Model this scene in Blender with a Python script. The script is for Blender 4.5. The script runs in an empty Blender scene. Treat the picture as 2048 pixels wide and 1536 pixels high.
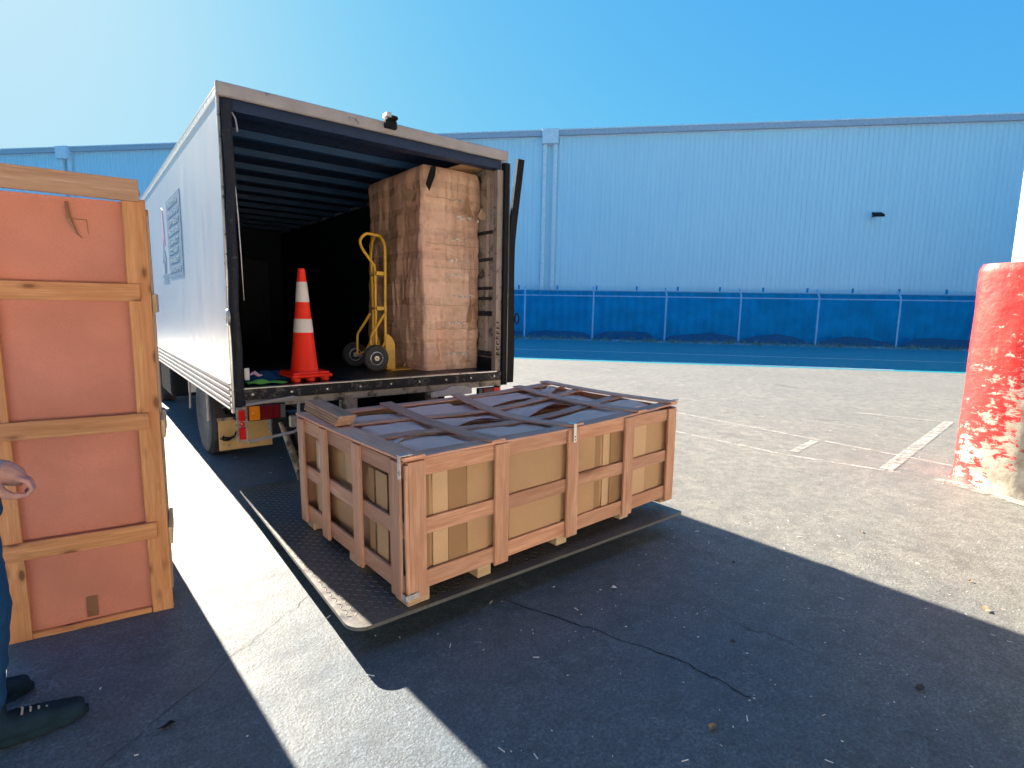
import bpy, bmesh, math, random
from mathutils import Vector, Matrix, Euler, noise as mnoise
random.seed(7)
R = math.radians
sc = bpy.context.scene
COL = sc.collection

# ------------------------------------------------------------------ camera
cam_d = bpy.data.cameras.new('camera'); cam = bpy.data.objects.new('camera', cam_d); COL.objects.link(cam)
cam_d.sensor_width = 36.0; cam_d.lens = 36.0 * 1090.94 / 2048.0; cam_d.clip_end = 2000; cam_d.clip_start = .05
rt = Vector((0.78254472, -0.62233224, 0.0180649)); up = Vector((0.07051462, 0.11742199, 0.99057547)); fw = Vector((0.61858827, 0.77389577, -0.13577149))
cam.matrix_world = Matrix(((rt.x, up.x, -fw.x, -0.850055), (rt.y, up.y, -fw.y, -4.291161), (rt.z, up.z, -fw.z, 1.592647), (0, 0, 0, 1)))
sc.camera = cam

# ------------------------------------------------------------------ light
SUN_EL, SUN_AZ = 26.6, -3.4          # azimuth measured from +Y towards +X
world = bpy.data.worlds.new("World"); sc.world = world; world.use_nodes = True
wn = world.node_tree.nodes; wl = world.node_tree.links
bg = wn['Background']; sky = wn.new('ShaderNodeTexSky'); sky.sky_type = 'NISHITA'; sky.sun_disc = False
sky.sun_elevation = R(SUN_EL); sky.sun_rotation = R(SUN_AZ)
sky.air_density = 1.3; sky.dust_density = 1.2; sky.ozone_density = 3.0; sky.altitude = 0
tint = wn.new('ShaderNodeMix'); tint.data_type = 'RGBA'; tint.blend_type = 'MULTIPLY'; tint.inputs[0].default_value = 1.0
wl.new(sky.outputs[0], tint.inputs[6]); tint.inputs[7].default_value = (.37, 1.9, 13.8, 1)
# soft shoulder so the glow round the sun does not blow out: c / (1 + c / m)
dv = wn.new('ShaderNodeVectorMath'); dv.operation = 'DIVIDE'; dv.inputs[1].default_value = (5.1, 5.4, 5.7); wl.new(tint.outputs[2], dv.inputs[0])
ad = wn.new('ShaderNodeVectorMath'); ad.operation = 'ADD'; ad.inputs[1].default_value = (1, 1, 1); wl.new(dv.outputs[0], ad.inputs[0])
dq = wn.new('ShaderNodeVectorMath'); dq.operation = 'DIVIDE'; wl.new(tint.outputs[2], dq.inputs[0]); wl.new(ad.outputs[0], dq.inputs[1])
wl.new(dq.outputs[0], bg.inputs[0]); bg.inputs[1].default_value = 0.036
sun_d = bpy.data.lights.new('sun', 'SUN'); sun_d.energy = 5.0; sun_d.angle = R(.5); sun_d.color = (1.0, .85, .67)
sun = bpy.data.objects.new('sun', sun_d); COL.objects.link(sun)
sv = Vector((math.sin(R(SUN_AZ)) * math.cos(R(SUN_EL)), math.cos(R(SUN_AZ)) * math.cos(R(SUN_EL)), math.sin(R(SUN_EL))))
sun.rotation_euler = sv.to_track_quat('Z', 'Y').to_euler(); sun.location = (-3, 10, 12)
sc.view_settings.view_transform = 'Standard'; sc.view_settings.look = 'None'
sc.view_settings.exposure = 2.25; sc.view_settings.gamma = 1.0
sc.cycles.max_bounces = 8

# ------------------------------------------------------------------ materials
MATS = {}
class NT:
    def __init__(s, name, rough=.6, metal=0.0, spec=.5):
        s.m = bpy.data.materials.new(name); s.m.use_nodes = True; s.n = s.m.node_tree.nodes; s.l = s.m.node_tree.links
        s.b = s.n['Principled BSDF']; s.b.inputs['Roughness'].default_value = rough; s.b.inputs['Metallic'].default_value = metal
        s.b.inputs['Specular IOR Level'].default_value = spec
        s.tc = s.n.new('ShaderNodeTexCoord'); s.co = s.tc.outputs['Object']
    def map(s, scale=(1, 1, 1), rot=(0, 0, 0), src=None, rnd=False):
        mp = s.n.new('ShaderNodeMapping'); mp.inputs['Scale'].default_value = scale; mp.inputs['Rotation'].default_value = rot
        s.l.new(src or s.co, mp.inputs[0])
        if rnd:
            oi = s.n.new('ShaderNodeObjectInfo'); mu = s.n.new('ShaderNodeVectorMath'); mu.operation = 'SCALE'
            cx = s.n.new('ShaderNodeCombineXYZ'); s.l.new(oi.outputs['Random'], cx.inputs[0]); s.l.new(oi.outputs['Random'], cx.inputs[1]); s.l.new(oi.outputs['Random'], cx.inputs[2])
            s.l.new(cx.outputs[0], mu.inputs[0]); mu.inputs[3].default_value = 37.0; s.l.new(mu.outputs[0], mp.inputs[1])
        return mp.outputs[0]
    def noise(s, vec=None, scale=5, detail=6, rough=.55, dist=0):
        t = s.n.new('ShaderNodeTexNoise'); t.inputs['Scale'].default_value = scale; t.inputs['Detail'].default_value = detail
        t.inputs['Roughness'].default_value = rough; t.inputs['Distortion'].default_value = dist; s.l.new(vec or s.co, t.inputs['Vector']); return t.outputs['Fac']
    def vor(s, vec=None, scale=5, feature='F1', rnd=1):
        t = s.n.new('ShaderNodeTexVoronoi'); t.feature = feature; t.inputs['Scale'].default_value = scale; t.inputs['Randomness'].default_value = rnd
        s.l.new(vec or s.co, t.inputs['Vector']); return t.outputs['Distance']
    def ramp(s, fac, stops, interp='LINEAR'):
        r = s.n.new('ShaderNodeValToRGB'); r.color_ramp.interpolation = interp; e = r.color_ramp.elements
        for i, (p, c) in enumerate(stops):
            if i > 1: e.new(p)
            e[i].position = p; e[i].color = (*c, 1) if hasattr(c, '__len__') else (c, c, c, 1)
        s.l.new(fac, r.inputs[0]); return r.outputs[0]
    def mix(s, fac, a, b, mode='MIX'):
        m = s.n.new('ShaderNodeMix'); m.data_type = 'RGBA'; m.blend_type = mode
        for v, i in ((fac, 0), (a, 6), (b, 7)):
            if isinstance(v, bpy.types.NodeSocket): s.l.new(v, m.inputs[i])
            elif i == 0: m.inputs[0].default_value = v
            else: m.inputs[i].default_value = (*v, 1)
        return m.outputs[2]
    def math(s, op, a, b=0.0):
        m = s.n.new('ShaderNodeMath'); m.operation = op
        for v, i in ((a, 0), (b, 1)):
            if isinstance(v, bpy.types.NodeSocket): s.l.new(v, m.inputs[i])
            else: m.inputs[i].default_value = v
        return m.outputs[0]
    def col(s, c):
        if isinstance(c, bpy.types.NodeSocket): s.l.new(c, s.b.inputs['Base Color'])
        else: s.b.inputs['Base Color'].default_value = (*c, 1)
        return s
    def bump(s, h, strength=.3, dist=.01):
        b = s.n.new('ShaderNodeBump'); b.inputs['Strength'].default_value = strength; b.inputs['Distance'].default_value = dist
        s.l.new(h, b.inputs['Height'])
        prev = s.b.inputs['Normal'].links[0].from_socket if s.b.inputs['Normal'].links else None
        if prev: s.l.new(prev, b.inputs['Normal'])
        s.l.new(b.outputs[0], s.b.inputs['Normal']); return s
    def rough(s, v): s.l.new(v, s.b.inputs['Roughness']); return s

def mat_plain(name, c, rough=.5, metal=0, spec=.5, var=.12, vs=9, dirt=0, dirtc=(.05, .045, .04), bump=.05, ds=6):
    t = NT(name, rough, metal, spec)
    n = t.noise(scale=vs)
    c1 = tuple(x * (1 - var) for x in c); c2 = tuple(min(1, x * (1 + var)) for x in c)
    col = t.ramp(n, [(.3, c1), (.7, c2)])
    if dirt:
        d = t.ramp(t.noise(scale=ds, detail=10, rough=.7), [(.62 - dirt * .3, 0), (.7 - dirt * .2, 1)])
        col = t.mix(d, col, dirtc)
    t.col(col); t.bump(t.noise(scale=vs * 6), bump, .004)
    r = t.ramp(t.noise(scale=vs * 2), [(.3, max(0, rough - .08)), (.7, min(1, rough + .1))]); t.rough(r)
    return t.m

def mat_wood(name, lo, hi, knot, kscale=2.2, kw=1.0):
    t = NT(name, .62, 0, .35)
    v = t.map((1.0, 9, 9), rnd=True)
    n1 = t.noise(v, 2.2, 4, .6, 1.2)
    v2 = t.map((2.5, 70, 70), rnd=True); n2 = t.noise(v2, 1.6, 8, .7)
    c = t.ramp(n1, [(.28, lo), (.5, tuple((a + b) / 2 for a, b in zip(lo, hi))), (.72, hi)])
    c = t.mix(t.ramp(n2, [(.4, .45), (.62, 0.0)]), c, tuple(x * .62 for x in lo))
    vk = t.map((.8, 3.2, 3.2) if kw == 1 else (3.0, 7.5, 7.5), rnd=True); k = t.vor(vk, kscale)
    c = t.mix(t.ramp(k, [(.07 * kw, .9), (.10 * kw, .35), (.17 * kw, 0)]), c, knot)
    n3 = t.noise(t.map((.35, 3, 3), rnd=True), 1.5, 3); c = t.mix(t.ramp(n3, [(.42, .35), (.6, 0)]), c, tuple(x * .7 for x in lo))
    oi = t.n.new('ShaderNodeObjectInfo')
    c = t.mix(1.0, c, t.ramp(oi.outputs['Random'], [(0, (.80, .80, .82)), (1, (1.08, 1.04, 1.0))]), 'MULTIPLY')
    t.col(c); t.bump(n2, .35, .002); t.bump(n1, .15, .003)
    return t.m

def mat_card(name, c, band=0.0, bvar=.1, gloss=.75):
    t = NT(name, gloss, 0, .3)
    n = t.noise(scale=2.5, detail=5)
    col = t.ramp(n, [(.3, tuple(x * (1 - bvar) for x in c)), (.7, tuple(x * (1 + bvar) for x in c))])
    f = t.noise(t.map((60, 60, 60)), 3, 3, .6)
    col = t.mix(t.ramp(f, [(.35, .22), (.6, 0)]), col, tuple(x * .6 for x in c))
    s = t.ramp(t.noise(t.map((1, 1, 1)), 5, 12, .75), [(.66, 0), (.74, .5)])
    col = t.mix(s, col, tuple(x * .55 for x in c))
    if band:
        w = t.n.new('ShaderNodeTexWave'); w.wave_type = 'BANDS'; w.bands_direction = 'X'; w.inputs['Scale'].default_value = band; w.inputs['Distortion'].default_value = .4
        t.l.new(t.co, w.inputs['Vector']); t.bump(w.outputs['Fac'], .12, .003)
    t.col(col); t.bump(t.noise(scale=3, detail=4), .35, .02); t.bump(f, .06, .001)
    return t.m

def build_ground_mat(name, base, dark, tone, crack_scale=.33, sheen=.62, agg=1.0, shade_tint=None):
    t = NT(name, sheen, 0, .35)
    geo = t.n.new('ShaderNodeNewGeometry'); P = geo.outputs['Position']; t.co = P
    big = t.noise(P, .55, 6, .6); mid = t.noise(P, 3.2, 8, .65); fine = t.noise(P, 70, 5, .7); spk = t.vor(P, 95)
    c = t.ramp(big, [(.32, dark), (.68, base)])
    mm_ = t.noise(P, 7.5, 10, .75); c = t.mix(t.ramp(mm_, [(.40, .8), (.56, 0)]), c, tuple(x * .6 for x in dark))
    c = t.mix(t.ramp(mid, [(.35, .5), (.65, 0)]), c, tuple(x * .72 for x in dark))
    c = t.mix(t.ramp(fine, [(.40, .75), (.60, 0)]), c, tuple(x * .38 for x in dark))
    grit = t.noise(t.map((1, 1, 1), (0, 0, 0), P), 26, 6, .8); c = t.mix(t.ramp(grit, [(.40, .5), (.52, 0)]), c, tuple(x * .55 for x in dark)); c = t.mix(t.ramp(grit, [(.58, 0), (.70, .55)]), c, tone)
    c = t.mix(t.ramp(spk, [(.10, .65 * agg), (.2, 0)]), c, tone)
    st = t.noise(P, 1.1, 12, .72, .6); c = t.mix(t.ramp(st, [(.60, 0), (.69, .55)]), c, tuple(x * .35 for x in dark))
    # hairline cracks
    wv = t.n.new('ShaderNodeVectorMath'); wv.operation = 'ADD'
    nz = t.n.new('ShaderNodeTexNoise'); nz.inputs['Scale'].default_value = 1.7; nz.inputs['Detail'].default_value = 6; t.l.new(P, nz.inputs['Vector'])
    sc_ = t.n.new('ShaderNodeVectorMath'); sc_.operation = 'SCALE'; sc_.inputs[3].default_value = .9; t.l.new(nz.outputs['Color'], sc_.inputs[0])
    t.l.new(P, wv.inputs[0]); t.l.new(sc_.outputs[0], wv.inputs[1])
    ck = t.vor(wv.outputs[0], crack_scale, 'DISTANCE_TO_EDGE')
    ckm = t.ramp(ck, [(.0012, .6), (.0035, 0)]); msk = t.ramp(t.noise(P, .8, 3), [(.56, 0), (.62, 1)])
    ckm2 = t.math('MULTIPLY', ckm, msk)
    c = t.mix(ckm2, c, (.02, .018, .016))
    # directional scratches / straw
    sx = t.noise(t.map((90, 9, 1), (0, 0, .6), P), 1.5, 3, .6); c = t.mix(t.ramp(sx, [(.70, 0), (.76, .35)]), c, tone)
    if shade_tint:      # truck-shadow darkness and blue put into the colour on the left, fading rightwards
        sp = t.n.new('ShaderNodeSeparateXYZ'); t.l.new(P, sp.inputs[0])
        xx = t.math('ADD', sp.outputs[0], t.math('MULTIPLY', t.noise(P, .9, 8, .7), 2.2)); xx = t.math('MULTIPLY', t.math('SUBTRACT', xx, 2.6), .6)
        c = t.mix(1.0, c, t.ramp(xx, [(.0, shade_tint), (1.0, (1, 1, 1))]), 'MULTIPLY')
    t.col(c)
    t.rough(t.ramp(mid, [(.3, sheen - .10), (.7, sheen + .12)]))
    t.bump(grit, .5, .006); t.bump(fine, .5, .004); t.bump(spk, .35 * agg, .003); t.bump(mid, .25, .012)
    return t.m

M = {}
M['ground'] = build_ground_mat('worn_concrete', (.36, .36, .335), (.255, .265, .255), (.58, .57, .53), shade_tint=(.47, .64, .86))
M['asphalt'] = build_ground_mat('road_asphalt', (.004, .42, .56), (.002, .36, .48), (.02, .48, .60), .5)
M['wood_red'] = mat_wood('red_hardwood', (.56, .28, .18), (.80, .50, .36), (.16, .06, .03), 1.0)
M['wood_lid'] = mat_wood('lit_lid_wood', (.76, .38, .26), (.92, .56, .42), (.2, .08, .05), 1.0)  # lighter copy of the red hardwood, light falling on the lid put into colour
M['wood_pine'] = mat_wood('orange_pine', (.66, .28, .11), (.86, .46, .22), (.16, .05, .02), 2.1, 2.0)
M['wood_pale'] = mat_wood('pale_pine', (.60, .42, .26), (.80, .62, .44), (.2, .1, .05), 1.2)
M['ply'] = mat_wood('plywood_edge', (.52, .29, .17), (.78, .52, .36), (.15, .08, .05), 1.0)
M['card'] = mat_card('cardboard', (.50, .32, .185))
M['card_top'] = mat_card('lit_cardboard_top', (.95, .60, .49), gloss=.7)  # brightened cardboard copy, light on the crate top put into colour
M['card_dk'] = mat_card('cardboard_dark', (.36, .215, .115))
M['card_lt'] = mat_card('cardboard_pale', (.62, .42, .265))
M['card_red'] = mat_card('russet_cardboard', (.66, .26, .18), bvar=.14)
M['tape'] = mat_plain('packing_tape', (.26, .13, .07), .3)
M['black'] = mat_plain('black_rubber', (.008, .010, .014), .7, spec=.2, bump=.2)
M['black_worn'] = mat_plain('worn_black_paint', (.012, .015, .022), .55, spec=.3, dirt=.34, dirtc=(.11, .10, .10), bump=.4, ds=19)
M['dark_in'] = mat_plain('dark_lining', (.008, .028, .08), .6, bump=.1)
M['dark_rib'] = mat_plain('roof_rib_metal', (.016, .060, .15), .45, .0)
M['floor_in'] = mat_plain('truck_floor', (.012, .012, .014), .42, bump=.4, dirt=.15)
M['beige'] = mat_plain('beige_chassis_paint', (.42, .37, .31), .5, dirt=.4, bump=.2, ds=7)
M['seal'] = mat_plain('dark_seal_rubber', (.012, .016, .026), .6, spec=.3, dirt=.18, dirtc=(.07, .065, .06), bump=.3, ds=26)
M['trim'] = mat_plain('grey_cream_trim', (.38, .355, .35), .45, dirt=.03)
M['alu'] = mat_plain('aluminium', (.62, .62, .62), .32, .85)
M['steel'] = mat_plain('zinc_steel', (.70, .70, .70), .3, .45)
M['white'] = mat_plain('white_paint', (.75, .74, .72), .4, dirt=.08)
M['plate'] = mat_plain('chequer_plate', (.13, .135, .14), .40, .3, dirt=.2, dirtc=(.10, .095, .09), bump=.3, ds=9)
M['flap'] = mat_plain('tan_mudflap', (.56, .40, .18), .5, dirt=.12, ds=3, bump=.1)
M['tyre'] = mat_plain('tyre_rubber', (.035, .036, .04), .75, bump=.4)
M['rim'] = mat_plain('wheel_rim', (.30, .27, .22), .5, .3, dirt=.4)
M['red_l'] = mat_plain('red_lens', (.75, .01, .012), .12, bump=.0)
M['dred_l'] = mat_plain('dark_red_lens', (.16, .004, .012), .12, bump=.0)
M['amber_l'] = mat_plain('amber_lens', (.95, .28, .01), .12, bump=.0)
M['grey_l'] = mat_plain('grey_lens', (.12, .13, .13), .2, bump=.0)
M['cone_red'] = mat_plain('cone_orange_red', (.95, .03, .008), .38, spec=.4, bump=.02, var=.05, dirt=.08, dirtc=(.35, .02, .01))
M['cone_wh'] = mat_plain('reflective_white', (.72, .66, .60), .45, bump=.02)
M['yellow'] = mat_plain('yellow_paint', (.72, .40, .03), .38, dirt=.12, dirtc=(.3, .15, .05))
M['paper_wht'] = mat_plain('white_paper', (.75, .74, .72), .6)
M['green'] = mat_plain('green_cloth', (.20, .62, .10), .7)
M['jeans'] = mat_plain('blue_denim', (.012, .060, .16), .9, spec=.15, vs=40, bump=.5)
M['shirt'] = mat_plain('blue_work_shirt', (.14, .24, .42), .85, vs=20, bump=.4)
M['skin'] = mat_plain('skin', (.42, .23, .21), .55, vs=32, var=.2, bump=.5)
M['hair'] = mat_plain('hair', (.03, .02, .015), .7)
M['shoe'] = mat_plain('dark_navy_shoe', (.010, .026, .045), .9, spec=.15, var=.5, vs=14, bump=.3)
M['pipe'] = mat_plain('downpipe_paint', (.72, .86, .95), .45)
M['gutter'] = mat_plain('gutter_metal', (.42, .50, .58), .45)
M['fpost'] = mat_plain('galvanised_post', (.30, .54, .78), .45)
M['cloth'] = mat_plain('sagging_blue_sheet', (.003, .11, .26), .8)
M['ironblue'] = mat_plain('corrugated_iron_blue', (.001, .28, .56), .6, spec=.1, var=.18, vs=1.2)
M['roof_l'] = mat_plain('roof_sheet', (.45, .5, .55), .4)
M['paintline'] = None
M['wall_in'] = mat_plain('warehouse_wall', (.05, .055, .06), .7)
M['weed'] = mat_plain('weed_leaf', (.14, .26, .22), .8)
M['rubble'] = mat_plain('rubble', (.24, .36, .42), .9, var=.5, vs=3)
M['signblue'] = mat_plain('sign_blue', (.085, .19, .33), .5)
M['signtxt'] = mat_plain('sign_lettering', (.34, .50, .62), .5)
M['logo_red'] = mat_plain('logo_pink', (.50, .30, .46), .5)

def bldg_mat():
    t = NT('ribbed_wall_sheet', .5, .0, .5); geo = t.n.new('ShaderNodeNewGeometry'); t.co = geo.outputs['Position']
    n = t.noise(scale=.25, detail=5); c = t.ramp(n, [(.3, (.58, .88, .97)), (.7, (.62, .91, .99))])
    c = t.mix(t.ramp(t.noise(t.map((3, 3, .15)), 2, 8, .7), [(.35, .25), (.6, 0)]), c, (.45, .66, .80))
    t.col(c); return t.m
M['bldg'] = bldg_mat()

def side_mat():
    t = NT('truck_side_paint', .3, .05, .32)
    v = t.map((2.5, 2.5, .8)); n = t.noise(v, 2.0, 7, .62)
    c = t.ramp(n, [(.3, (.46, .50, .56)), (.7, (.53, .56, .60))])
    s = t.ramp(t.noise(t.map((14, 14, .5)), 2, 10, .75), [(.62, 0), (.74, .18)]); c = t.mix(s, c, (.36, .35, .34))
    c = t.mix(t.ramp(t.noise(scale=26, detail=12, rough=.8), [(.68, 0), (.73, .35)]), c, (.75, .75, .75))
    t.col(c); t.rough(t.ramp(n, [(.3, .27), (.7, .38)])); t.bump(t.noise(t.map((1.2, 1.2, .4)), 1.8, 2), .10, .02)
    return t.m
M['side'] = side_mat()

def peel_mat():
    t = NT('peeling_red_paint', .5)
    geo = t.n.new('ShaderNodeNewGeometry')
    n = t.noise(t.map((1, 1, 2.4)), 7.5, 15, .78, .3); n2 = t.noise(t.map((1, 1, 1)), 1.3, 4)
    sep = t.n.new('ShaderNodeSeparateXYZ'); t.l.new(t.co, sep.inputs[0])
    zz = t.math('MULTIPLY', sep.outputs[2], .085); yy = t.math('MULTIPLY', sep.outputs[1], .24)
    f = t.math('ADD', t.math('ADD', n, zz), t.math('MULTIPLY', t.math('SUBTRACT', n2, .5), .35)); f = t.math('ADD', f, yy)
    sc1 = t.noise(t.map((2.2, 2.2, 1.2)), 6, 14, .8, .5); f = t.math('SUBTRACT', f, t.math('MULTIPLY', t.ramp(sc1, [(.50, 0), (.68, 1)]), .11))
    mk = t.ramp(f, [(.512, 0), (.532, 1)])
    conc = t.ramp(t.noise(scale=9, detail=10), [(.3, (.36, .32, .25)), (.7, (.62, .58, .50))])
    conc = t.mix(t.ramp(t.noise(scale=3.2, detail=12, rough=.7), [(.58, 0), (.64, .7)]), conc, (.66, .64, .60)); conc = t.mix(t.ramp(t.noise(scale=6, detail=12, rough=.8), [(.36, .7), (.46, 0)]), conc, (.22, .17, .12))
    red = t.ramp(t.noise(scale=7, detail=8, rough=.7), [(.3, (.46, .012, .018)), (.62, (.66, .035, .03)), (.75, (.72, .25, .2))])
    t.col(t.mix(mk, conc, red)); t.bump(mk, .5, .006); t.bump(t.noise(scale=14, detail=8), .5, .015)
    return t.m
M['peel'] = peel_mat()

def line_mat():
    t = NT('faded_line_paint', .6); geo = t.n.new('ShaderNodeNewGeometry'); t.co = geo.outputs['Position']
    c = t.ramp(t.noise(scale=40, detail=6), [(.3, (.55, .54, .52)), (.7, (.66, .65, .62))]); t.col(c)
    mk = t.ramp(t.noise(scale=6, detail=14, rough=.85), [(.43, 0), (.60, .8)])
    t.l.new(mk, t.b.inputs['Alpha']); return t.m
M['paintline'] = line_mat()
def line_mat2():
    t = NT('road_line_paint', .6); t.col((.62, .66, .70)); return t.m
M['roadline'] = line_mat2()

def wrap_mat():
    t = NT('shiny_brown_wrap', .38, 0, .5)
    n = t.noise(t.map((1, 1, .6)), 2.2, 5, .55); c = t.ramp(n, [(.3, (.70, .40, .27)), (.7, (.86, .58, .43))])
    c = t.mix(t.ramp(t.noise(scale=11, detail=8, rough=.7), [(.36, .35), (.5, 0)]), c, (.40, .21, .13))
    # overlapping tape bands round the carton
    sep = t.n.new('ShaderNodeSeparateXYZ'); t.l.new(t.co, sep.inputs[0])
    zz = t.math('ADD', sep.outputs[2], t.math('MULTIPLY', t.noise(scale=2, detail=2), .05))
    fr = t.math('FRACT', t.math('MULTIPLY', zz, 4.6)); bnd = t.ramp(fr, [(.0, 1), (.30, 1), (.33, 0), (.97, 0), (1, 1)])
    c = t.mix(t.math('MULTIPLY', bnd, .22), c, (.58, .36, .25))
    t.col(c); t.bump(t.noise(t.map((2.0, 2.0, .3)), 3.2, 4, .5, .8), .9, .06); t.bump(t.noise(scale=8, detail=6, rough=.65, dist=.8), .7, .03); t.bump(bnd, .4, .004)
    t.rough(t.ramp(bnd, [(0, .38), (1, .16)]))
    t.b.inputs['Coat Weight'].default_value = .3; t.b.inputs['Coat Roughness'].default_value = .22
    return t.m
M['wrap'] = wrap_mat()
def film_mat():
    t = NT('clear_tape', .12, 0, .8); t.col((.85, .72, .62)); t.bump(t.noise(scale=34, detail=4), 1.0, .03)
    t.l.new(t.ramp(t.noise(scale=28, detail=6), [(.44, 0.0), (.52, .95)]), t.b.inputs['Alpha']); return t.m
M['film'] = film_mat()

# ------------------------------------------------------------------ mesh helpers
class MB:
    def __init__(s): s.v = []; s.f = []
    def add(s, vs, fs):
        o = len(s.v); s.v += [tuple(v) for v in vs]; s.f += [tuple(i + o for i in f) for f in fs]; return s
    def box(s, x0, x1, y0, y1, z0, z1, m=None):
        vs = [Vector((x, y, z)) for x in (x0, x1) for y in (y0, y1) for z in (z0, z1)]
        if m: vs = [m @ v for v in vs]
        return s.add(vs, [(0, 1, 3, 2), (4, 6, 7, 5), (0, 4, 5, 1), (2, 3, 7, 6), (0, 2, 6, 4), (1, 5, 7, 3)])
    def tube(s, pts, r, n=10, cap=True, closed=False):
        pts = [Vector(p) for p in pts]; rings = []; N = len(pts)
        rs = r if hasattr(r, '__len__') else [r] * N
        prev = None
        for i, p in enumerate(pts):
            if closed: d = (pts[(i + 1) % N] - pts[i - 1])
            else: d = (pts[min(i + 1, N - 1)] - pts[max(i - 1, 0)])
            d.normalize()
            if prev is None: a = d.orthogonal().normalized()
            else: a = (prev - d * prev.dot(d)).normalized()
            prev = a; b = d.cross(a)
            rings.append([p + (a * math.cos(2 * math.pi * k / n) + b * math.sin(2 * math.pi * k / n)) * rs[i] for k in range(n)])
        o = len(s.v)
        for rg in rings: s.v += [tuple(v) for v in rg]
        M_ = N if closed else N - 1
        for i in range(M_):
            for k in range(n):
                j = (i + 1) % N
                s.f.append((o + i * n + k, o + i * n + (k + 1) % n, o + j * n + (k + 1) % n, o + j * n + k))
        if cap and not closed:
            s.f.append(tuple(o + k for k in range(n))[::-1]); s.f.append(tuple(o + (N - 1) * n + k for k in range(n)))
        return s
    def lathe(s, prof, c=(0, 0, 0), axis='Z', n=32, cap=True):
        o = len(s.v); c = Vector(c)
        for (r, h) in prof:
            for k in range(n):
                a = 2 * math.pi * k / n
                if axis == 'Z': p = Vector((r * math.cos(a), r * math.sin(a), h))
                elif axis == 'X': p = Vector((h, r * math.cos(a), r * math.sin(a)))
                else: p = Vector((r * math.cos(a), h, r * math.sin(a)))
                s.v.append(tuple(c + p))
        for i in range(len(prof) - 1):
            for k in range(n): s.f.append((o + i * n + k, o + i * n + (k + 1) % n, o + (i + 1) * n + (k + 1) % n, o + (i + 1) * n + k))
        if cap:
            s.f.append(tuple(o + k for k in range(n))[::-1]); s.f.append(tuple(o + (len(prof) - 1) * n + k for k in range(n)))
        return s
    def grid(s, fn, nu, nv):
        o = len(s.v)
        for i in range(nu + 1):
            for j in range(nv + 1): s.v.append(tuple(fn(i / nu, j / nv)))
        for i in range(nu):
            for j in range(nv):
                a = o + i * (nv + 1) + j; s.f.append((a, a + nv + 1, a + nv + 2, a + 1))
        return s
    def prism(s, poly, z0, z1):
        n = len(poly); return s.add([(x, y, z0) for x, y in poly] + [(x, y, z1) for x, y in poly],
            [tuple(range(n))[::-1], tuple(range(n, 2 * n))] + [(i, (i + 1) % n, n + (i + 1) % n, n + i) for i in range(n)])
    def mesh(s, name, smooth=False, bevel=0.0, seg=1):
        me = bpy.data.meshes.new(name); me.from_pydata(s.v, [], s.f); me.update()
        bm = bmesh.new(); bm.from_mesh(me)
        bmesh.ops.recalc_face_normals(bm, faces=bm.faces)
        if bevel:
            es = [e for e in bm.edges if len(e.link_faces) == 2 and e.calc_face_angle(0) > .6]
            bmesh.ops.bevel(bm, geom=es, offset=bevel, segments=seg, affect='EDGES', profile=.5)
        bm.to_mesh(me); bm.free()
        if smooth:
            me.polygons.foreach_set('use_smooth', [True] * len(me.polygons))
            try: me.set_sharp_from_angle(angle=R(38))
            except Exception: pass
        return me
def obj(name, mb, mat, parent=None, smooth=False, bevel=0.0, seg=1, label=None):
    me = mb.mesh(name, smooth, bevel, seg) if isinstance(mb, MB) else mb
    me.materials.append(M[mat] if isinstance(mat, str) else mat)
    o = bpy.data.objects.new(name, me); COL.objects.link(o)
    if parent is not None: o.parent = parent
    if label: o['label'] = label
    return o
def thing(name, label, cat, loc=(0, 0, 0), rot=(0, 0, 0), group=None):
    o = bpy.data.objects.new(name, None); COL.objects.link(o); o.location = loc; o.rotation_euler = rot
    o.empty_display_size = .1; o['label'] = label; o['category'] = cat
    if group: o['group'] = group
    return o
def tag(o, label, cat, group=None, kind=None):
    o['label'] = label; o['category'] = cat
    if group: o['group'] = group
    if kind: o['kind'] = kind
    return o
def struct(name, mb, mat, **k):
    o = obj(name, mb, mat, None, **k); o['kind'] = 'structure'; return o
def board(parent, name, mat, a, b, w, t, up=(0, 0, 1), bow=0.0, bowdir=None, bevel=.0018, warp=.0015, label=None):
    """timber board from a to b, w wide (along up x dir), t thick along 'up'"""
    a = Vector(a); b = Vector(b); d = b - a; L = d.length; d.normalize(); up = Vector(up); up = (up - d * up.dot(d)).normalized(); sd = up.cross(d)
    n = 14 if bow else 4; mb = MB()
    def P(u, y, z):
        off = bow * 4 * u * (1 - u)
        w_ = warp * math.sin(u * 5 + L * 7 + w * 30)
        return Vector(((u - .5) * L, y + w_, z - off))
    vs = []; fs = []
    for i in range(n + 1):
        u = i / n; vs += [P(u, -w / 2, -t / 2), P(u, w / 2, -t / 2), P(u, w / 2, t / 2), P(u, -w / 2, t / 2)]
        if i:
            o = (i - 1) * 4
            for k in range(4): fs.append((o + k, o + (k + 1) % 4, o + 4 + (k + 1) % 4, o + 4 + k))
    fs += [(3, 2, 1, 0), (n * 4, n * 4 + 1, n * 4 + 2, n * 4 + 3)]
    mb.add(vs, fs)
    o = obj(name, mb, mat, parent, bevel=bevel, label=label)
    m = Matrix((d, sd, up)).transposed().to_4x4(); m.translation = (a + b) / 2; o.matrix_local = m
    return o

# ------------------------------------------------------------------ setting
D2 = Vector((.669, -.743, 0)); N2 = Vector((.743, .669, 0))      # along the far fence, and away from the camera
def W(t, n, z=0): return D2 * t + N2 * n + Vector((0, 0, z))

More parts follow.
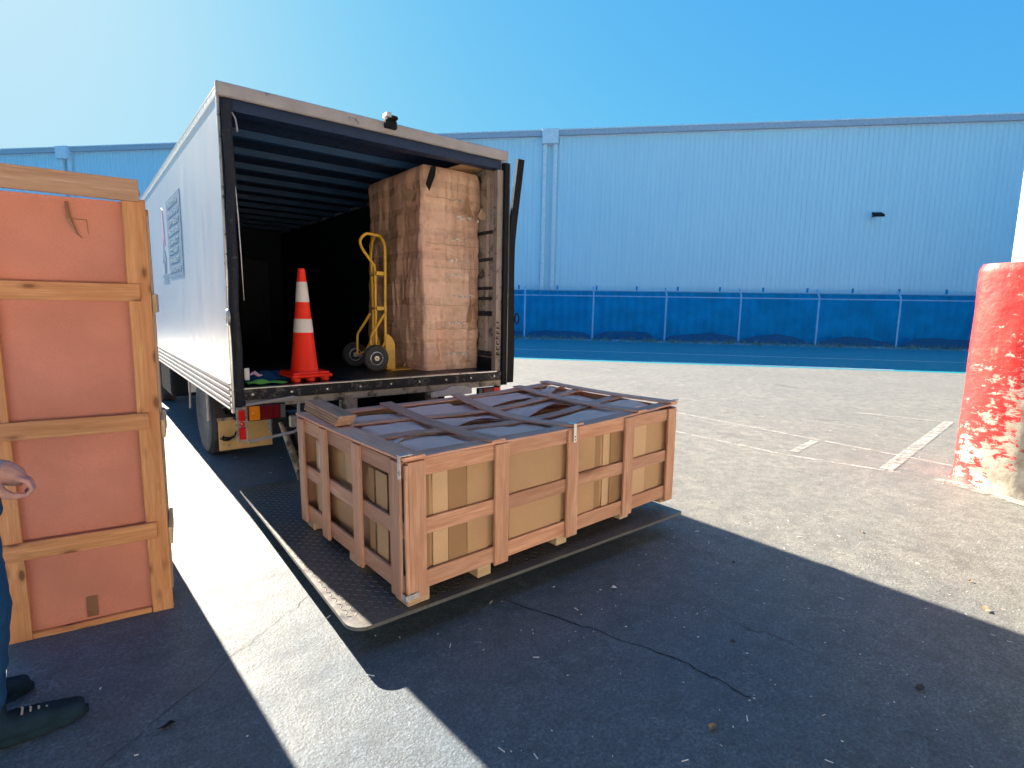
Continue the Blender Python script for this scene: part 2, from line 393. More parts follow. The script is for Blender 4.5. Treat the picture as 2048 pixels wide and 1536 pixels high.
def ground():
    mb = MB(); S = 400
    mb.add([(-S, -S, 0), (S, -S, 0), (S, S, 0), (-S, S, 0)], [(0, 1, 2, 3)]); return mb
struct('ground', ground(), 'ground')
mb = MB(); mb.add([W(-120, 14.0, .004), W(120, 14.0, .004), W(120, 26.0, .004), W(-120, 26.0, .004)], [(0, 1, 2, 3)]); struct('road', mb, 'asphalt')
mb = MB(); mb.box(-120, 120, 18.15, 18.27, .0075, .008); mb.v = [tuple(W(x, y, z)) for x, y, z in mb.v]
l1 = struct('road_edge_line', mb, 'roadline')
mb = MB(); mb.add([W(4.2, 14.5, .008), W(11.2, 14.25, .008), W(11.2, 14.36, .008), W(4.2, 14.62, .008)], [(0, 1, 2, 3)]); struct('road_dash_line', mb, 'roadline')
def stripe(name, pts, w):
    mb = MB(); z = stripe.z; stripe.z += .0012
    for a, b in zip(pts[:-1], pts[1:]):
        a = Vector((*a, 0)); b = Vector((*b, 0)); d = (b - a).normalized(); s = Vector((-d.y, d.x, 0)) * w / 2
        mb.add([a - s + Vector((0, 0, z)), b - s + Vector((0, 0, z)), b + s + Vector((0, 0, z)), a + s + Vector((0, 0, z))], [(0, 1, 2, 3)])
    return struct(name, mb, 'paintline')
stripe.z = .004
stripe('parking_line', [(5.25, .9), (5.37, 0), (5.39, -1.5), (5.66, -2.55)], .065)
stripe('parking_line', [(6.7, 1.6), (6.57, .8), (6.5, -1.4), (6.45, -2.86)], .065)
stripe('parking_line', [(5.6, -1.50), (6.42, -1.40)], .09)
stripe('parking_line', [(5.65, -2.42), (9.5, -2.06)], .12)
stripe('parking_line', [(9.1, -.9), (9.45, -2.1)], .06)
stripe('parking_line', [(5.72, -2.85), (5.42, -3.6), (5.0, -4.6)], .14)
# joint crack lines
def crack(name, pts, w):
    mb = MB(); out = []
    for a, b in zip(pts[:-1], pts[1:]):
        n = 14
        for i in range(n): out.append(Vector((a[0] + (b[0] - a[0]) * i / n, a[1] + (b[1] - a[1]) * i / n, .003)) + Vector((random.uniform(-.012, .012), random.uniform(-.012, .012), 0)))
    out.append(Vector((*pts[-1], .003)))
    for i in range(len(out) - 1):
        d = (out[i + 1] - out[i]).normalized(); s = Vector((-d.y, d.x, 0)); w1 = w * random.uniform(.4, 1)
        mb.add([out[i] - s * w1, out[i + 1] - s * w1, out[i + 1] + s * w1, out[i] + s * w1], [(0, 1, 2, 3)])
    return struct(name, mb, 'black')
crack('slab_joint', [(-1.0, -2.2), (-.36, -1.69), (.05, -1.4), (.9, -.7)], .0016)
crack('slab_joint', [(.9, -2.05), (1.22, -2.95), (1.25, -3.3)], .0035)
# dirt verge in front of the fence
random.seed(3)
mb = MB()
def vg(u, v):
    t = -30 + 90 * u; n = 25.6 + 1.5 * v
    return W(t, n, .012 + .10 * math.sin(math.pi * v) * (.5 + mnoise.noise(Vector((t * 1.3, n * 2, 0)))) )
mb.grid(vg, 240, 6); struct('verge', mb, 'rubble', smooth=True)
mb = MB()
for i in range(900):
    t = random.uniform(-8, 30); n = 25.75 + abs(random.gauss(0, .42)); s = random.uniform(.03, .14)
    c = W(t, n, .03)
    if random.random() < .45:
        a = random.uniform(0, 6.28); m = Matrix.Translation(c) @ Euler((random.uniform(-.3, .3), random.uniform(-.3, .3), a)).to_matrix().to_4x4()
        mb.box(-s, s, -s * .5, s * .5, 0, s * .5, m)
    else:
        for k in range(7):
            a = random.uniform(0, 6.28); h = random.uniform(.08, .3); r = Vector((math.cos(a), math.sin(a), 0))
            b = c + r * .05; tp = c + r * h * .8 + Vector((0, 0, h)); q = Vector((-r.y, r.x, 0)) * .012
            mb.add([b - q, b + q, tp], [(0, 1, 2)])
tag(obj('weeds_and_rubble', mb, 'weed'), 'dry weeds and rubble along the foot of the blue fence', 'weeds', kind='stuff')

# ------------------------------------------------------------------ far warehouse
NB = 29.3; HB = 11.72
b = thing('warehouse_building', 'long pale blue ribbed metal warehouse with gutter behind the fence', 'warehouse', tuple(W(0, NB)))
def BL(p): return tuple(W(p[0], p[1], p[2]))      # local: t, depth, z
mb = MB(); t0, t1 = -62, 33.0; pitch = .25; x = t0; prof = []
while x < t1:
    prof += [(x, 0), (x + .20, 0), (x + .208, -.035), (x + .242, -.035)]; x += pitch
prof.append((t1, 0))
vs = []; fs = []
for i, (tt, dd) in enumerate(prof):
    vs += [BL((tt, dd, 0)), BL((tt, dd, HB - .25))]
    if i: fs.append((2 * i - 2, 2 * i, 2 * i + 1, 2 * i - 1))
mb.add(vs, fs); obj('wall', mb, 'bldg', b)
mb = MB(); mb.add([BL(p) for p in ((t1, 0, 0), (t1, 38, 0), (t1, 38, HB - .3), (t1, 19, HB + .8), (t1, 0, HB - .3))], [(0, 1, 2, 3, 4)])
mb.add([BL(p) for p in ((t0, 0, 0), (t0, 38, 0), (t0, 38, HB - .3), (t0, 19, HB + .8), (t0, 0, HB - .3))], [(0, 1, 2, 3, 4)])
mb.add([BL(p) for p in ((t0, 38, 0), (t1, 38, 0), (t1, 38, HB - .3), (t0, 38, HB - .3))], [(0, 1, 2, 3)])
obj('end_wall', mb, 'bldg', b)
mb = MB(); mb.add([BL(p) for p in ((t0, -.02, HB - .22), (t1, -.02, HB - .22), (t1, 19, HB + .85), (t0, 19, HB + .85), (t1, 38, HB - .22), (t0, 38, HB - .22))], [(0, 1, 2, 3), (3, 2, 4, 5)]); obj('roof', mb, 'roof_l', b)
mb = MB(); mb.box(t0, t1 + .2, -.28, -.045, HB - .30, HB); mb.v = [BL(v) for v in mb.v]
# gutter lips and seams
m2 = MB(); m2.box(t0, t1 + .2, -.31, -.282, HB - .03, HB + .03); m2.box(t0, t1 + .2, -.06, .0, HB - .36, HB - .3); m2.v = [BL(v) for v in m2.v]
g = obj('gutter', mb, 'gutter', b); obj('gutter_lip', m2, 'pipe', g)
for tc in (-.77 + .0, -33.2):
    mb = MB(); mb.box(tc - .46, tc + .46, -.50, -.05, HB - .78, HB + .02); mb.v = [BL(v) for v in mb.v]; obj('rainwater_head', mb, 'pipe', b, bevel=.02)
    for off in (-.30, .30):
        mb = MB(); mb.box(tc + off - .11, tc + off + .11, -.27, -.06, 0, HB - .78)
        for zz in (2.9, 5.6, 8.6): mb.box(tc + off - .125, tc + off + .125, -.285, -.055, zz, zz + .07)
        mb.v = [BL(v) for v in mb.v]; obj('downpipe', mb, 'pipe', b)
# wall lamp
lx = 16.55; lz = 6.85
mb = MB(); mb.box(lx - .05, lx + .05, -.35, -.03, lz - .04, lz + .04); mb.v = [BL(v) for v in mb.v]; lamp = obj('wall_lamp', mb, 'black', b)
mb = MB(); mm = Matrix.Translation(Vector((lx + .05, -.5, lz + .02))) @ Euler((R(25), 0, 0)).to_matrix().to_4x4()
mb.box(-.24, .24, -.22, .22, -.06, .05, mm); mb.v = [BL(v) for v in mb.v]; obj('lamp_head', mb, 'black', lamp, bevel=.01)
mb = MB(); mb.box(-.2, .2, -.18, .18, -.075, -.062, mm); mb.v = [BL(v) for v in mb.v]; obj('lens', mb, 'paper_wht', lamp)

# ------------------------------------------------------------------ corrugated fence with pickets
f = thing('corrugated_fence', 'tall dark blue corrugated iron fence with pickets sticking up behind the wire fence', 'fence', tuple(W(0, 27.75)))
mb = MB(); x = -45; vs = []; fs = []; i = 0
while x < 30:
    ph = (x * 2 * math.pi / .46); dd = .045 * math.sin(ph)
    vs += [BL((x, dd, 0)), BL((x, dd, 2.69))]
    if i: fs.append((2 * i - 2, 2 * i, 2 * i + 1, 2 * i - 1))
    i += 1; x += .0575
mb.add(vs, fs); obj('sheeting', mb, 'ironblue', f, smooth=True)
mb = MB(); mb.box(-45, 30, -.06, .06, 2.685, 2.735); mb.v = [BL(v) for v in mb.v]; obj('capping', mb, 'fpost', f)
for k in range(-20, 15):
    tt = -2.25 + 2.2 * k
    mb = MB(); mb.box(tt - .045, tt + .045, .07, .13, 0, 2.98); mb.v = [BL(v) for v in mb.v]; obj('picket', mb, 'ironblue', f)
# chain wire fence with cranked posts
f = thing('wire_fence', 'galvanised wire fence with cranked posts and sagging blue sheet by the road', 'fence', tuple(W(0, 26.84)))
PT0 = -1.76; SP = 3.8
mb = MB(); mb.tube([BL((-45, 0, 2.39)), BL((30, 0, 2.39))], .028, 8); obj('top_rail', mb, 'fpost', f, smooth=True)
for k in range(-11, 8):
    tt = PT0 + SP * k + random.uniform(-.04, .04)
    mb = MB(); mb.tube([BL((tt, 0, 0)), BL((tt, 0, 2.42)), BL((tt, .04, 2.52)), BL((tt - .05, .32, 2.86))], .042, 8); obj('post', mb, 'fpost', f, smooth=True)
# woven wire : thin diagonal wires near the visible bays (as one mesh)
mb = MB(); t = -7.0
while t < 24:
    for s in (1, -1):
        a = BL((t, -.004 * s, .05)); c = BL((t + s * 2.33, -.004 * s, 2.38)); mb.tube([a, c], .0014, 3, cap=False)
    t += .16
obj('mesh_wire', mb, 'ironblue', f)
for k in range(-3, 7):
    ta = PT0 + SP * k + .1; tb = ta + SP - .2; hh = random.uniform(.42, .56)
    def sg(u, v, ta=ta, tb=tb, hh=hh, k=k):
        t = ta + (tb - ta) * u; top = .16 + (hh - .16) * max(0, math.sin(math.pi * min(1, u * (1 + .14 * math.sin(k * 2.3))))) ** .5 + .035 * math.sin(u * 9 + k) + .02 * math.sin(u * 23 + k * 3)
        return BL((t, .08 + .05 * math.sin(u * 21 + k) * v, .02 + (top - .02) * v))
    mb = MB(); mb.grid(sg, 24, 4); s_ = obj('sagging_sheet', mb, 'cloth', f, smooth=True)
    mb = MB(); mb.tube([Vector(sg(i / 24, 1)) - N2 * .01 for i in range(25)], .009, 5); obj('hem', mb, 'ironblue', s_, smooth=True)

# ------------------------------------------------------------------ own warehouse behind the camera (its doorway)
wh = thing('loading_warehouse', 'warehouse wall with open loading doorway behind the viewer', 'warehouse', (2, -7.2, 0))
mb = MB()
for (x0, x1, z0, z1) in ((-22, -1, 0, 7), (3.5, 30, 0, 7), (-1, 3.5, 4.2, 7)): mb.box(x0 - 2, x1 - 2, -.15, .15, z0, z1)
obj('front_wall', mb, 'wall_in', wh)  # kept near-black so the unseen upper wall bounces little light down
M['bounce_white'] = mat_plain('bounce_fill_white', (.68, .65, .60), .7)  # bright paint for unseen reflectors that bounce sun onto the crates
for x0, x1 in ((-22, -1), (3.5, 30)): obj('bounce_band', MB().box(x0 - 2, x1 - 2, .151, .17, 0, 1.45), 'bounce_white', wh)
obj('bounce_panel', MB().box(-3, 1.5, -.05, .05, .0, 1.45), 'bounce_white', wh)  # unseen white panel across the doorway, added for bounce light
mb = MB(); mb.box(-24, 28, -16, -15.7, 0, 7); mb.box(-24, -23.7, -15.7, -.15, 0, 7); mb.box(27.7, 28, -15.7, -.15, 0, 7); obj('rear_wall', mb, 'wall_in', wh)
mb = MB(); mb.box(-24, 28, -16, .15, 7.003, 7.2); obj('roof', mb, 'roof_l', wh)

cp = thing('sky_block_canopy', 'flat unseen canopy roof added behind the viewer to block sky light', 'canopy', (2, -7.2, 0))  # unseen roof over the column line, added to darken the near ground
obj('deck', MB().box(-24, 28, .2, 3.85, 6.0, 6.15), 'dark_rib', cp)
obj('edge_beam', MB().box(-24, 28, 3.7, 3.86, 5.75, 5.9985), 'white', cp)

M['deep'] = mat_plain('shaded_lining', (.007, .018, .045), .6)  # gloom inside the truck box painted as near-black navy
# ------------------------------------------------------------------ truck
T = thing('box_truck', 'white box truck with open rear, its tail lift lowered to the ground', 'truck', (0, 0, 0))
TL = 7.2; TW = 2.45; ZT = 3.06; ZF = .985; ZS = 1.03; ZB = .829
obj('side_panel', MB().box(0, .035, .02, TL, ZS, ZT - .06), 'side', T)
obj('side_panel', MB().box(TW - .035, TW, .02, TL, ZS, ZT - .06), 'side', T)
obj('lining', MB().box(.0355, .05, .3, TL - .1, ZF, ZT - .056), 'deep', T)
obj('roof', MB().box(-.004, TW + .004, .0, TL, ZT - .035, ZT), 'trim', T, bevel=.01)
mb = MB(); mb.box(-.008, .05, -.02, TL, ZT - .075, ZT - .0352); obj('roof_rail', mb, 'alu', T, bevel=.004)
mb = MB(); mb.box(TW - .05, TW + .008, -.02, TL, ZT - .075, ZT - .0352); obj('roof_rail', mb, 'alu', T, bevel=.004)
obj('rear_header', MB().box(-.012, TW + .012, -.035, -.002, ZT - .085, ZT + .006), 'trim', T, bevel=.008)
M['deep0'] = mat_plain('shaded_end_wall', (.008, .018, .045), .6)  # shade at the far end of the box put into the wall colour
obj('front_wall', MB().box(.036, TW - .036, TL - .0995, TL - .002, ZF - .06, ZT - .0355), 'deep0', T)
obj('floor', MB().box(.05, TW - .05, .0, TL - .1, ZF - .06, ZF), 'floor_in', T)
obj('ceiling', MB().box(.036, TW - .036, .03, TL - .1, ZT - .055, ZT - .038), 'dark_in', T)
for k in range(12):
    y = .18 + .57 * k
    obj('roof_rib', MB().box(.055, TW - .055, y, y + .07, ZT - .12, ZT - .056), 'dark_rib', T, bevel=.006)
# rear header beam inside
obj('header_beam', MB().box(.05, TW - .05, .0, .1, ZT - .16, ZT - .0865), 'dark_in', T)
# skirt: fluted aluminium
mb = MB(); mb.box(-.004, .03, .01, TL, ZB, ZS)
for k in range(5):
    z = ZB + .005 + k * (ZS - ZB - .02) / 4; mb.box(-.018, -.0045, .01, TL, z, z + .014)
obj('side_skirt', mb, 'trim', T, bevel=.002)
mb = MB(); mb.box(TW - .03, TW + .004, .01, TL, ZB, ZS); obj('side_skirt', mb, 'white', T, bevel=.002)
# rear corner posts
obj('corner_post', MB().box(-.008, .012, -.012, .02, ZB - .02, ZT - .086), 'alu', T, bevel=.004)
mb = MB()
def seal(u, v):   # wavy black rubber seal
    z = ZF - .12 + (ZT - .11 - ZF + .12) * u; a = 2 * math.pi * v
    wv = .008 * math.sin(z * 3.1) + .004 * math.sin(z * 11)
    return Vector((.046 + wv + .033 * math.cos(a), .0 + .03 * math.sin(a) - .02, z))
mb.grid(seal, 60, 12); obj('rear_seal', mb, 'seal', T, smooth=True)
obj('rear_frame', MB().box(.0132, .062, -.005, .19, ZF - .15, ZT - .086), 'seal', T)
mb = MB(); mb.tube([(.075, -.03, 2.55), (.085, -.05, 2.2), (.092, -.05, 1.9), (.098, -.045, 1.62)], [.001, .003, .003, .001], 6); obj('pull_strap', mb, 'paper_wht', T)
mb = MB(); mb.tube([(.08, -.035, 2.88), (.10, -.04, 2.84), (.108, -.04, 2.76)], .006, 6); obj('cable_clip', mb, 'alu', T)
# latch ring left
mb = MB(); mb.tube([(-.012, -.05 + .03 * math.cos(a), 1.50 + .05 * math.sin(a)) for a in [k * math.pi / 8 for k in range(16)]], .009, 6, closed=True); obj('latch_ring', mb, 'alu', T, smooth=True)
mb = MB(); mb.tube([(TW + .16 + .025 * math.cos(a), -.02, 1.50 + .05 * math.sin(a)) for a in [k * math.pi / 8 for k in range(16)]], .008, 6, closed=True); obj('latch_ring', mb, 'black', T, smooth=True)
# right frame: timber/beige post, black strips, flared rubber edge
M['post'] = mat_plain('taupe_post_timber', (.30, .25, .21), .6, dirt=.25, ds=11)
obj('right_post', MB().box(TW - .095, TW - .03, -.01, .05, ZF, ZT - .17), 'post', T)
mb = MB(); random.seed(5)
for k in range(7):
    z = 1.14 + k * .052; mb.box(TW - .085, TW - .085 + random.uniform(.02, .04), -.0125, -.0102, z, z + .012); mb.box(TW - .085, TW - .076, -.0125, -.0102, z, z + random.uniform(.02, .04))
obj('stencil_mark', mb, 'black', T)
obj('right_strip', MB().box(TW - .0295, TW + .02, -.04, .06, ZF - .14, ZT - .10), 'black', T, bevel=.006)
obj('right_bead', MB().box(TW + .0205, TW + .028, -.045, .05, ZF - .14, ZT - .10), 'grey_l', T)
mb = MB()
def fl(u, v):
    z = ZF - .12 + (ZT - .04 - ZF + .12) * u; off = .09 * max(0, (u - .62) / .38) ** 1.4
    return Vector((TW + .036 + off + .078 * v, -.035 + .01 * math.sin(z * 4), z))
mb.grid(fl, 40, 1); mb.grid(lambda u, v: fl(u, v) + Vector((0, .03, 0)), 40, 1)
mb.grid(lambda u, v: fl(u, 0) + Vector((0, .03 * v, 0)), 40, 1); mb.grid(lambda u, v: fl(u, 1) + Vector((0, .03 * v, 0)), 40, 1)
mb.grid(lambda u, v: fl(1, u) + Vector((0, .03 * v, 0)), 1, 1); mb.grid(lambda u, v: fl(0, u) + Vector((0, .03 * v, 0)), 1, 1)
obj('curtain_flap', mb, 'black', T)
# inner right wall with rails
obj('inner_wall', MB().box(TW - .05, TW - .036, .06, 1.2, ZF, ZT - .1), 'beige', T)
obj('inner_wall', MB().box(TW - .05, TW - .036, 1.2005, TL - .1, ZF, ZT - .1), 'deep', T)  # dark copy of the inner wall, shade of the deeper part painted in
for z in (1.12, 1.52, 1.68, 1.78, 2.06, 2.32): obj('load_rail', MB().box(TW - .075, TW - .0505, .06, 1.9, z, z + (.05 if z < 1.6 else .03)), 'black_worn', T)
obj('kick_board', MB().box(TW - .085, TW - .0505, .052, 6.5, ZF + .002, ZF + .12), 'black', T)
for y in (.16, .5, 1.1): obj('wall_stud', MB().box(TW - .062, TW - .0505, y, y + .05, ZF + .13, ZT - .2), 'alu', T)
# sill
obj('sill', MB().box(.012, TW - .03, -.03, -.001, ZF - .085, ZF - .004), 'black_worn', T, bevel=.004)
obj('sill_strip', MB().box(.06, TW - .09, -.034, .03, ZF - .003, ZF + .004), 'alu', T)
for k in range(9): obj('sill_bolt', MB().lathe([(.001, -.038), (.008, -.037), (.009, -.0305)], (.13 + k * .275, 0, ZF - .045), 'Y', 10), 'steel', T, smooth=True)
obj('rear_beam', MB().box(.07, TW - .02, -.022, .05, ZF - .145, ZF - .0865), 'beige', T, bevel=.004)
obj('rear_beam', MB().box(.40, TW - .02, .0, .05, ZF - .33, ZF - .24), 'beige', T, bevel=.004)
for x0, x1 in ((.80, .93), (1.60, 1.70), (2.38, 2.42)): obj('beam_upright', MB().box(x0, x1, -.018, .045, ZF - .2395, ZF - .1455), 'beige', T)
obj('under_shade', MB().box(.72, TW - .3, .6, .7, .30, ZF - .15), 'black', T)  # black block standing in for the darkness under the truck bed
mb = MB(); mb.prism([(1.62, .83), (1.66, .84), (1.76, .845), (1.84, .875), (1.98, .87), (2.06, .84), (2.06, .79), (1.62, .79)], 0, .01)
mb.v = [(x, -.03 - z, y) for x, y, z in mb.v]; obj('white_plate', mb, 'paper_wht', T)
# left light panel and guard
obj('light_panel', MB().box(.008, .082, -.05, -.036, .60, .855), 'beige', T, bevel=.004)
for z0, z1 in ((.755, .835), (.62, .71)): obj('tail_reflector', MB().box(.022, .066, -.064, -.0505, z0, z1), 'red_l', T, bevel=.004)
obj('tail_reflector', MB().lathe([(.001, -.064), (.016, -.062), (.019, -.0505)], (.044, 0, .731), 'Y', 16), 'red_l', T, smooth=True)
lb = obj('tail_light', MB().box(.088, .352, -.045, -.012, .745, .862), 'black', T, bevel=.004)
for x0, x1, mt in ((.094, .168, 'amber_l'), (.176, .262, 'dred_l'), (.265, .305, 'red_l'), (.312, .348, 'grey_l')):
    obj('light_lens', MB().box(x0, x1, -.056, -.0455, .752, .856), mt if mt != 'red_l' else 'dred_l', lb, bevel=.003)
obj('bulb_glint', MB().lathe([(.001, -.0605), (.012, -.059), (.014, -.0565)], (.125, 0, .80), 'Y', 12), 'amber_l', lb, smooth=True)
lb = obj('tail_light', MB().box(2.13, 2.40, -.035, -.012, .745, .835), 'black', T, bevel=.004)
for x0, x1, mt in ((2.14, 2.18, 'grey_l'), (2.19, 2.31, 'dred_l'), (2.315, 2.39, 'red_l')):
    obj('light_lens', MB().box(x0, x1, -.046, -.0355, .752, .828), 'dred_l' if mt == 'dred_l' else mt, lb, bevel=.003)
mb = MB(); mb.tube([(.075, -.075, .875), (.40, -.075, .905), (.435, -.075, .895), (.440, -.075, .86), (.432, -.075, .67), (.42, -.075, .645), (.39, -.075, .635), (.075, -.075, .60)], .011, 8); obj('light_guard', mb, 'trim', T, smooth=True)
obj('guard_strip', MB().box(.085, .43, -.03, -.015, .868, .89), 'trim', T)
# cables in a loop over the mudflap
for s in range(3):
    mb = MB(); pts = []
    for k in range(26):
        a = -2.2 + k * .19; pts.append((.25 + .10 * math.cos(a) + s * .012 + .008 * math.sin(k * 2 + s), 1.62 + .01 * s, .38 + .135 * math.sin(a) + .01 * s))
    pts = [(.18 + s * .02, .9, .72)] + [(.2 + s * .02, 1.5, .60)] + pts[::-1][5:]
    mb.tube(pts, .007, 6); obj('cable', mb, 'black', T, smooth=True)
# wheels
def wheel(y, x0, x1, r, nm='wheel'):
    w = obj(nm, MB().lathe([(r * .62, x0 + .015), (r * .80, x0), (r * .94, x0 + .012), (r, x0 + .05), (r, x1 - .05), (r * .94, x1 - .012), (r * .62, x1)], (0, y, r), 'X', 48), 'tyre', T, smooth=True)
    mb = MB(); mb.lathe([(r * .62, x0 + .016), (r * .60, x0 + .03), (r * .56, x0 + .05), (r * .42, x0 + .10), (r * .36, x0 + .10), (r * .22, x0 + .04), (.001, x0 + .035)], (0, y, r), 'X', 36, cap=False)
    rim = obj('rim', mb, 'rim', w, smooth=True)
    mb = MB()
    for k in range(8):
        a = k * math.pi / 4; mb.lathe([(.014, x0 + .05), (.014, x0 + .08)], (0, y + r * .31 * math.cos(a), r + r * .31 * math.sin(a)), 'X', 6)
    obj('wheel_nut', mb, 'steel', rim)
    # tread grooves
    for xa, xb in ((x0 + .045, x0 + .10), (x1 - .10, x1 - .045)):
        mb = MB()
        for k in range(60):
            a = k * 2 * math.pi / 60; m = Matrix.Translation((0, y, r)) @ Matrix.Rotation(a, 4, 'X'); mb.box(xa, xb, -.012, .012, r - .004, r + .006, m)
        obj('tread', mb, 'tyre', w)
for y in (2.22, ):
    wheel(y, .14, .40, .45); wheel(y, TW - .40, TW - .14, .45)
wheel(6.3, .14, .40, .45); wheel(6.3, TW - .40, TW - .14, .45)
for xa, xb in ((.187, .69), (TW - .69, TW - .187)):
    mf = obj('mudflap', MB().box(xa, xb, 1.66, 1.67, .135, .455), 'flap', T, bevel=.004)
    obj('flap_bar', MB().box(xa - .01, xb + .02, 1.65, 1.6595, .44, .47), 'beige', mf)
obj('mudguard_stay', MB().tube([(.12, 1.74, .82), (.12, 1.74, .44)], .014, 6), 'trim', T, smooth=True)
obj('mudguard_stay', MB().tube([(.12, 2.75, .82), (.10, 2.72, .42)], .010, 6), 'trim', T, smooth=True)
obj('front_flap', MB().box(.14, .42, 3.05, 3.06, .55, .72), 'white', T)
obj('fuel_tank', MB().box(.10, .55, 4.25, 5.3, .33, .80), 'black', T, bevel=.05, seg=2)
obj('chassis_rail', MB().box(.78, .88, .3, 8.6, .60, .86), 'black', T)
obj('chassis_rail', MB().box(1.57, 1.67, .3, 8.6, .60, .86), 'black', T)
obj('axle', MB().tube([(.3, 2.22, .45), (2.15, 2.22, .45)], .07, 10), 'black', T, smooth=True)
obj('axle', MB().tube([(.3, 6.3, .45), (2.15, 6.3, .45)], .06, 10), 'black', T, smooth=True)
# cab
mb = MB(); mb.prism([(7.35, .55), (9.1, .55), (9.2, 1.2), (8.95, 2.35), (8.6, 2.5), (7.35, 2.5)], .1, 2.35); mb.v = [(z, x, y) for x, y, z in mb.v]
cabo = obj('cab', mb, 'white', T, bevel=.05, seg=2)
for x0, x1 in ((.092, .0985), (2.3515, 2.358)): obj('cab_window', MB().box(x0, x1, 7.7, 8.6, 1.55, 2.2), 'grey_l', cabo)
obj('marker_lamp_bracket', MB().box(1.19, 1.29, -.075, -.036, ZT - .05, ZT + .012), 'black', T, bevel=.005)
cm = obj('roof_camera', MB().box(1.21, 1.29, -.10, -.0365, ZT + .0125, ZT + .045), 'black', T, bevel=.010)
obj('hood', MB().box(1.18, 1.225, -.115, -.03, ZT + .02, ZT + .056), 'steel', cm, bevel=.006)
# sign on the side
sg = obj('sign_panel', MB().box(-.004, -.0006, 1.83, 2.78, 1.865, 2.66), 'signblue', T)
random.seed(11)
rows = 8
for k in range(rows):
    mb = MB()
    z1 = 2.62 - k * .093; z0 = z1 - .055; y = 2.70 - (.0 if k % 2 else .06); end = 1.92 + random.uniform(0, .22)
    while y > end:
        w = random.uniform(.035, .06)
        ty = random.randint(0, 4)
        mb.box(-.0065, -.0042, y - .012, y, z0, z1)
        if ty in (0, 1, 3): mb.box(-.0064, -.0042, y - w, y - .0122, z1 - .012, z1)
        if ty in (0, 2, 4): mb.box(-.0063, -.0042, y - w * .9, y - .0122, (z0 + z1) / 2 - .005, (z0 + z1) / 2 + .006)
        if ty in (1, 2): mb.box(-.0062, -.0042, y - w, y - .0122, z0, z0 + .011)
        if ty in (3, 4): mb.box(-.0061, -.0042, y - w, y - w + .011, z0 + .001, z1 - .013)
        y -= w + .018
    obj('sign_lettering', mb, 'signtxt', sg)
mb = MB(); mb.prism([(3.0, 2.22), (3.05, 2.30), (3.10, 2.62), (3.22, 2.66), (3.18, 2.45), (3.28, 2.30), (3.22, 2.20), (3.10, 2.30)], 0, .003); mb.v = [(-.0007 - z, x, y) for x, y, z in mb.v]
obj('side_emblem', mb, 'logo_red', T)
mb = MB(); mb.prism([(3.05, 1.92), (3.02, 2.10), (3.10, 2.19), (3.22, 2.18), (3.30, 2.05), (3.22, 2.08), (3.18, 1.92), (3.14, 1.92), (3.14, 2.06), (3.10, 2.06), (3.09, 1.92)], 0, .003); mb.v = [(-.0007 - z, x, y) for x, y, z in mb.v]
obj('side_emblem', mb, 'signblue', T)
mb = MB()
for z, a, c in ((1.90, 2.86, 3.4), (1.86, 2.9, 3.3), (1.83, 2.9, 3.35)): mb.box(-.0037, -.0007, a, c, z, z + .014)
obj('side_caption', mb, 'signblue', T)
# rivets down the side
mb = MB()
for k in range(10):
    for z in (ZS + .03, ZT - .1): mb.lathe([(.006, 0), (.004, -.004)], (-.0002, .06 + k * .6, z), 'X', 6)
obj('rivet', mb, 'alu', T)
# tail lift
for x in (.55, 1.85):
    mb = MB(); m = Matrix.Translation((0, 0, 0))
    mb.tube([(x, .75, .62), (x, .30, .22), (x, .18, .13)], [.05, .045, .03], 8); obj('lift_arm', mb, 'black_worn', T, smooth=True)
mb = MB(); mb.tube([(.46, .5, .60), (.50, .33, .37), (.54, .28, .18), (.53, .24, .08)], [.018, .03, .028, .018], 10); obj('lift_ram', mb, 'beige', T, smooth=True)
mb = MB(); mb.box(.4, 2.1, .55, .68, .50, .64); obj('lift_crossbeam', mb, 'black_worn', T, bevel=.01)
PX0, PX1, PY0, PY1, PZ = .022, 2.535, -2.085, .30, .146
mb = MB(); rr = .09; poly = []
for cx, cy, a0 in ((PX0 + rr, PY0 + rr, 180), (PX1 - .02, PY0 + .02, 270), (PX1 - .02, PY1 - .02, 0), (PX0 + .04, PY1 - .04, 90)):
    r_ = rr if cx < .2 and cy < 0 else (.04 if cx < .2 else .02)
    for k in range(7): a = R(a0 + k * 15); poly.append((cx + r_ * math.cos(a) + (.05 * (cy - PY0) / 2.4 if cx < .3 else 0), cy + r_ * math.sin(a)))
mb.prism(poly, PZ - .018, PZ)
plat = obj('lift_platform', mb, 'plate', T)
mb = MB(); p_ = .034; ny = int((PY1 - PY0 - .1) / p_); nx = int((PX1 - PX0 - .06) / p_)
for i in range(nx):
    for j in range(ny):
        cx = PX0 + .04 + i * p_; cy = PY0 + .06 + j * p_
        if cx < PX0 + .1 and cy < PY0 + .11: continue
        if cx < PX0 + .02 + .05 * (cy - PY0) / 2.4: continue
        a = R(45 if (i + j) % 2 else -45); ux, uy = math.cos(a), math.sin(a); l = .0155; w = .0042; h = .0022
        mb.add([(cx - ux * l, cy - uy * l, PZ), (cx + uy * w, cy - ux * w, PZ), (cx + ux * l, cy + uy * l, PZ), (cx - uy * w, cy + ux * w, PZ), (cx - ux * l * .5, cy - uy * l * .5, PZ + h), (cx + ux * l * .5, cy + uy * l * .5, PZ + h)],
               [(0, 1, 4), (1, 2, 5), (1, 5, 4), (2, 3, 5), (3, 0, 4), (3, 4, 5)])
obj('tread_pattern', mb, 'plate', plat)

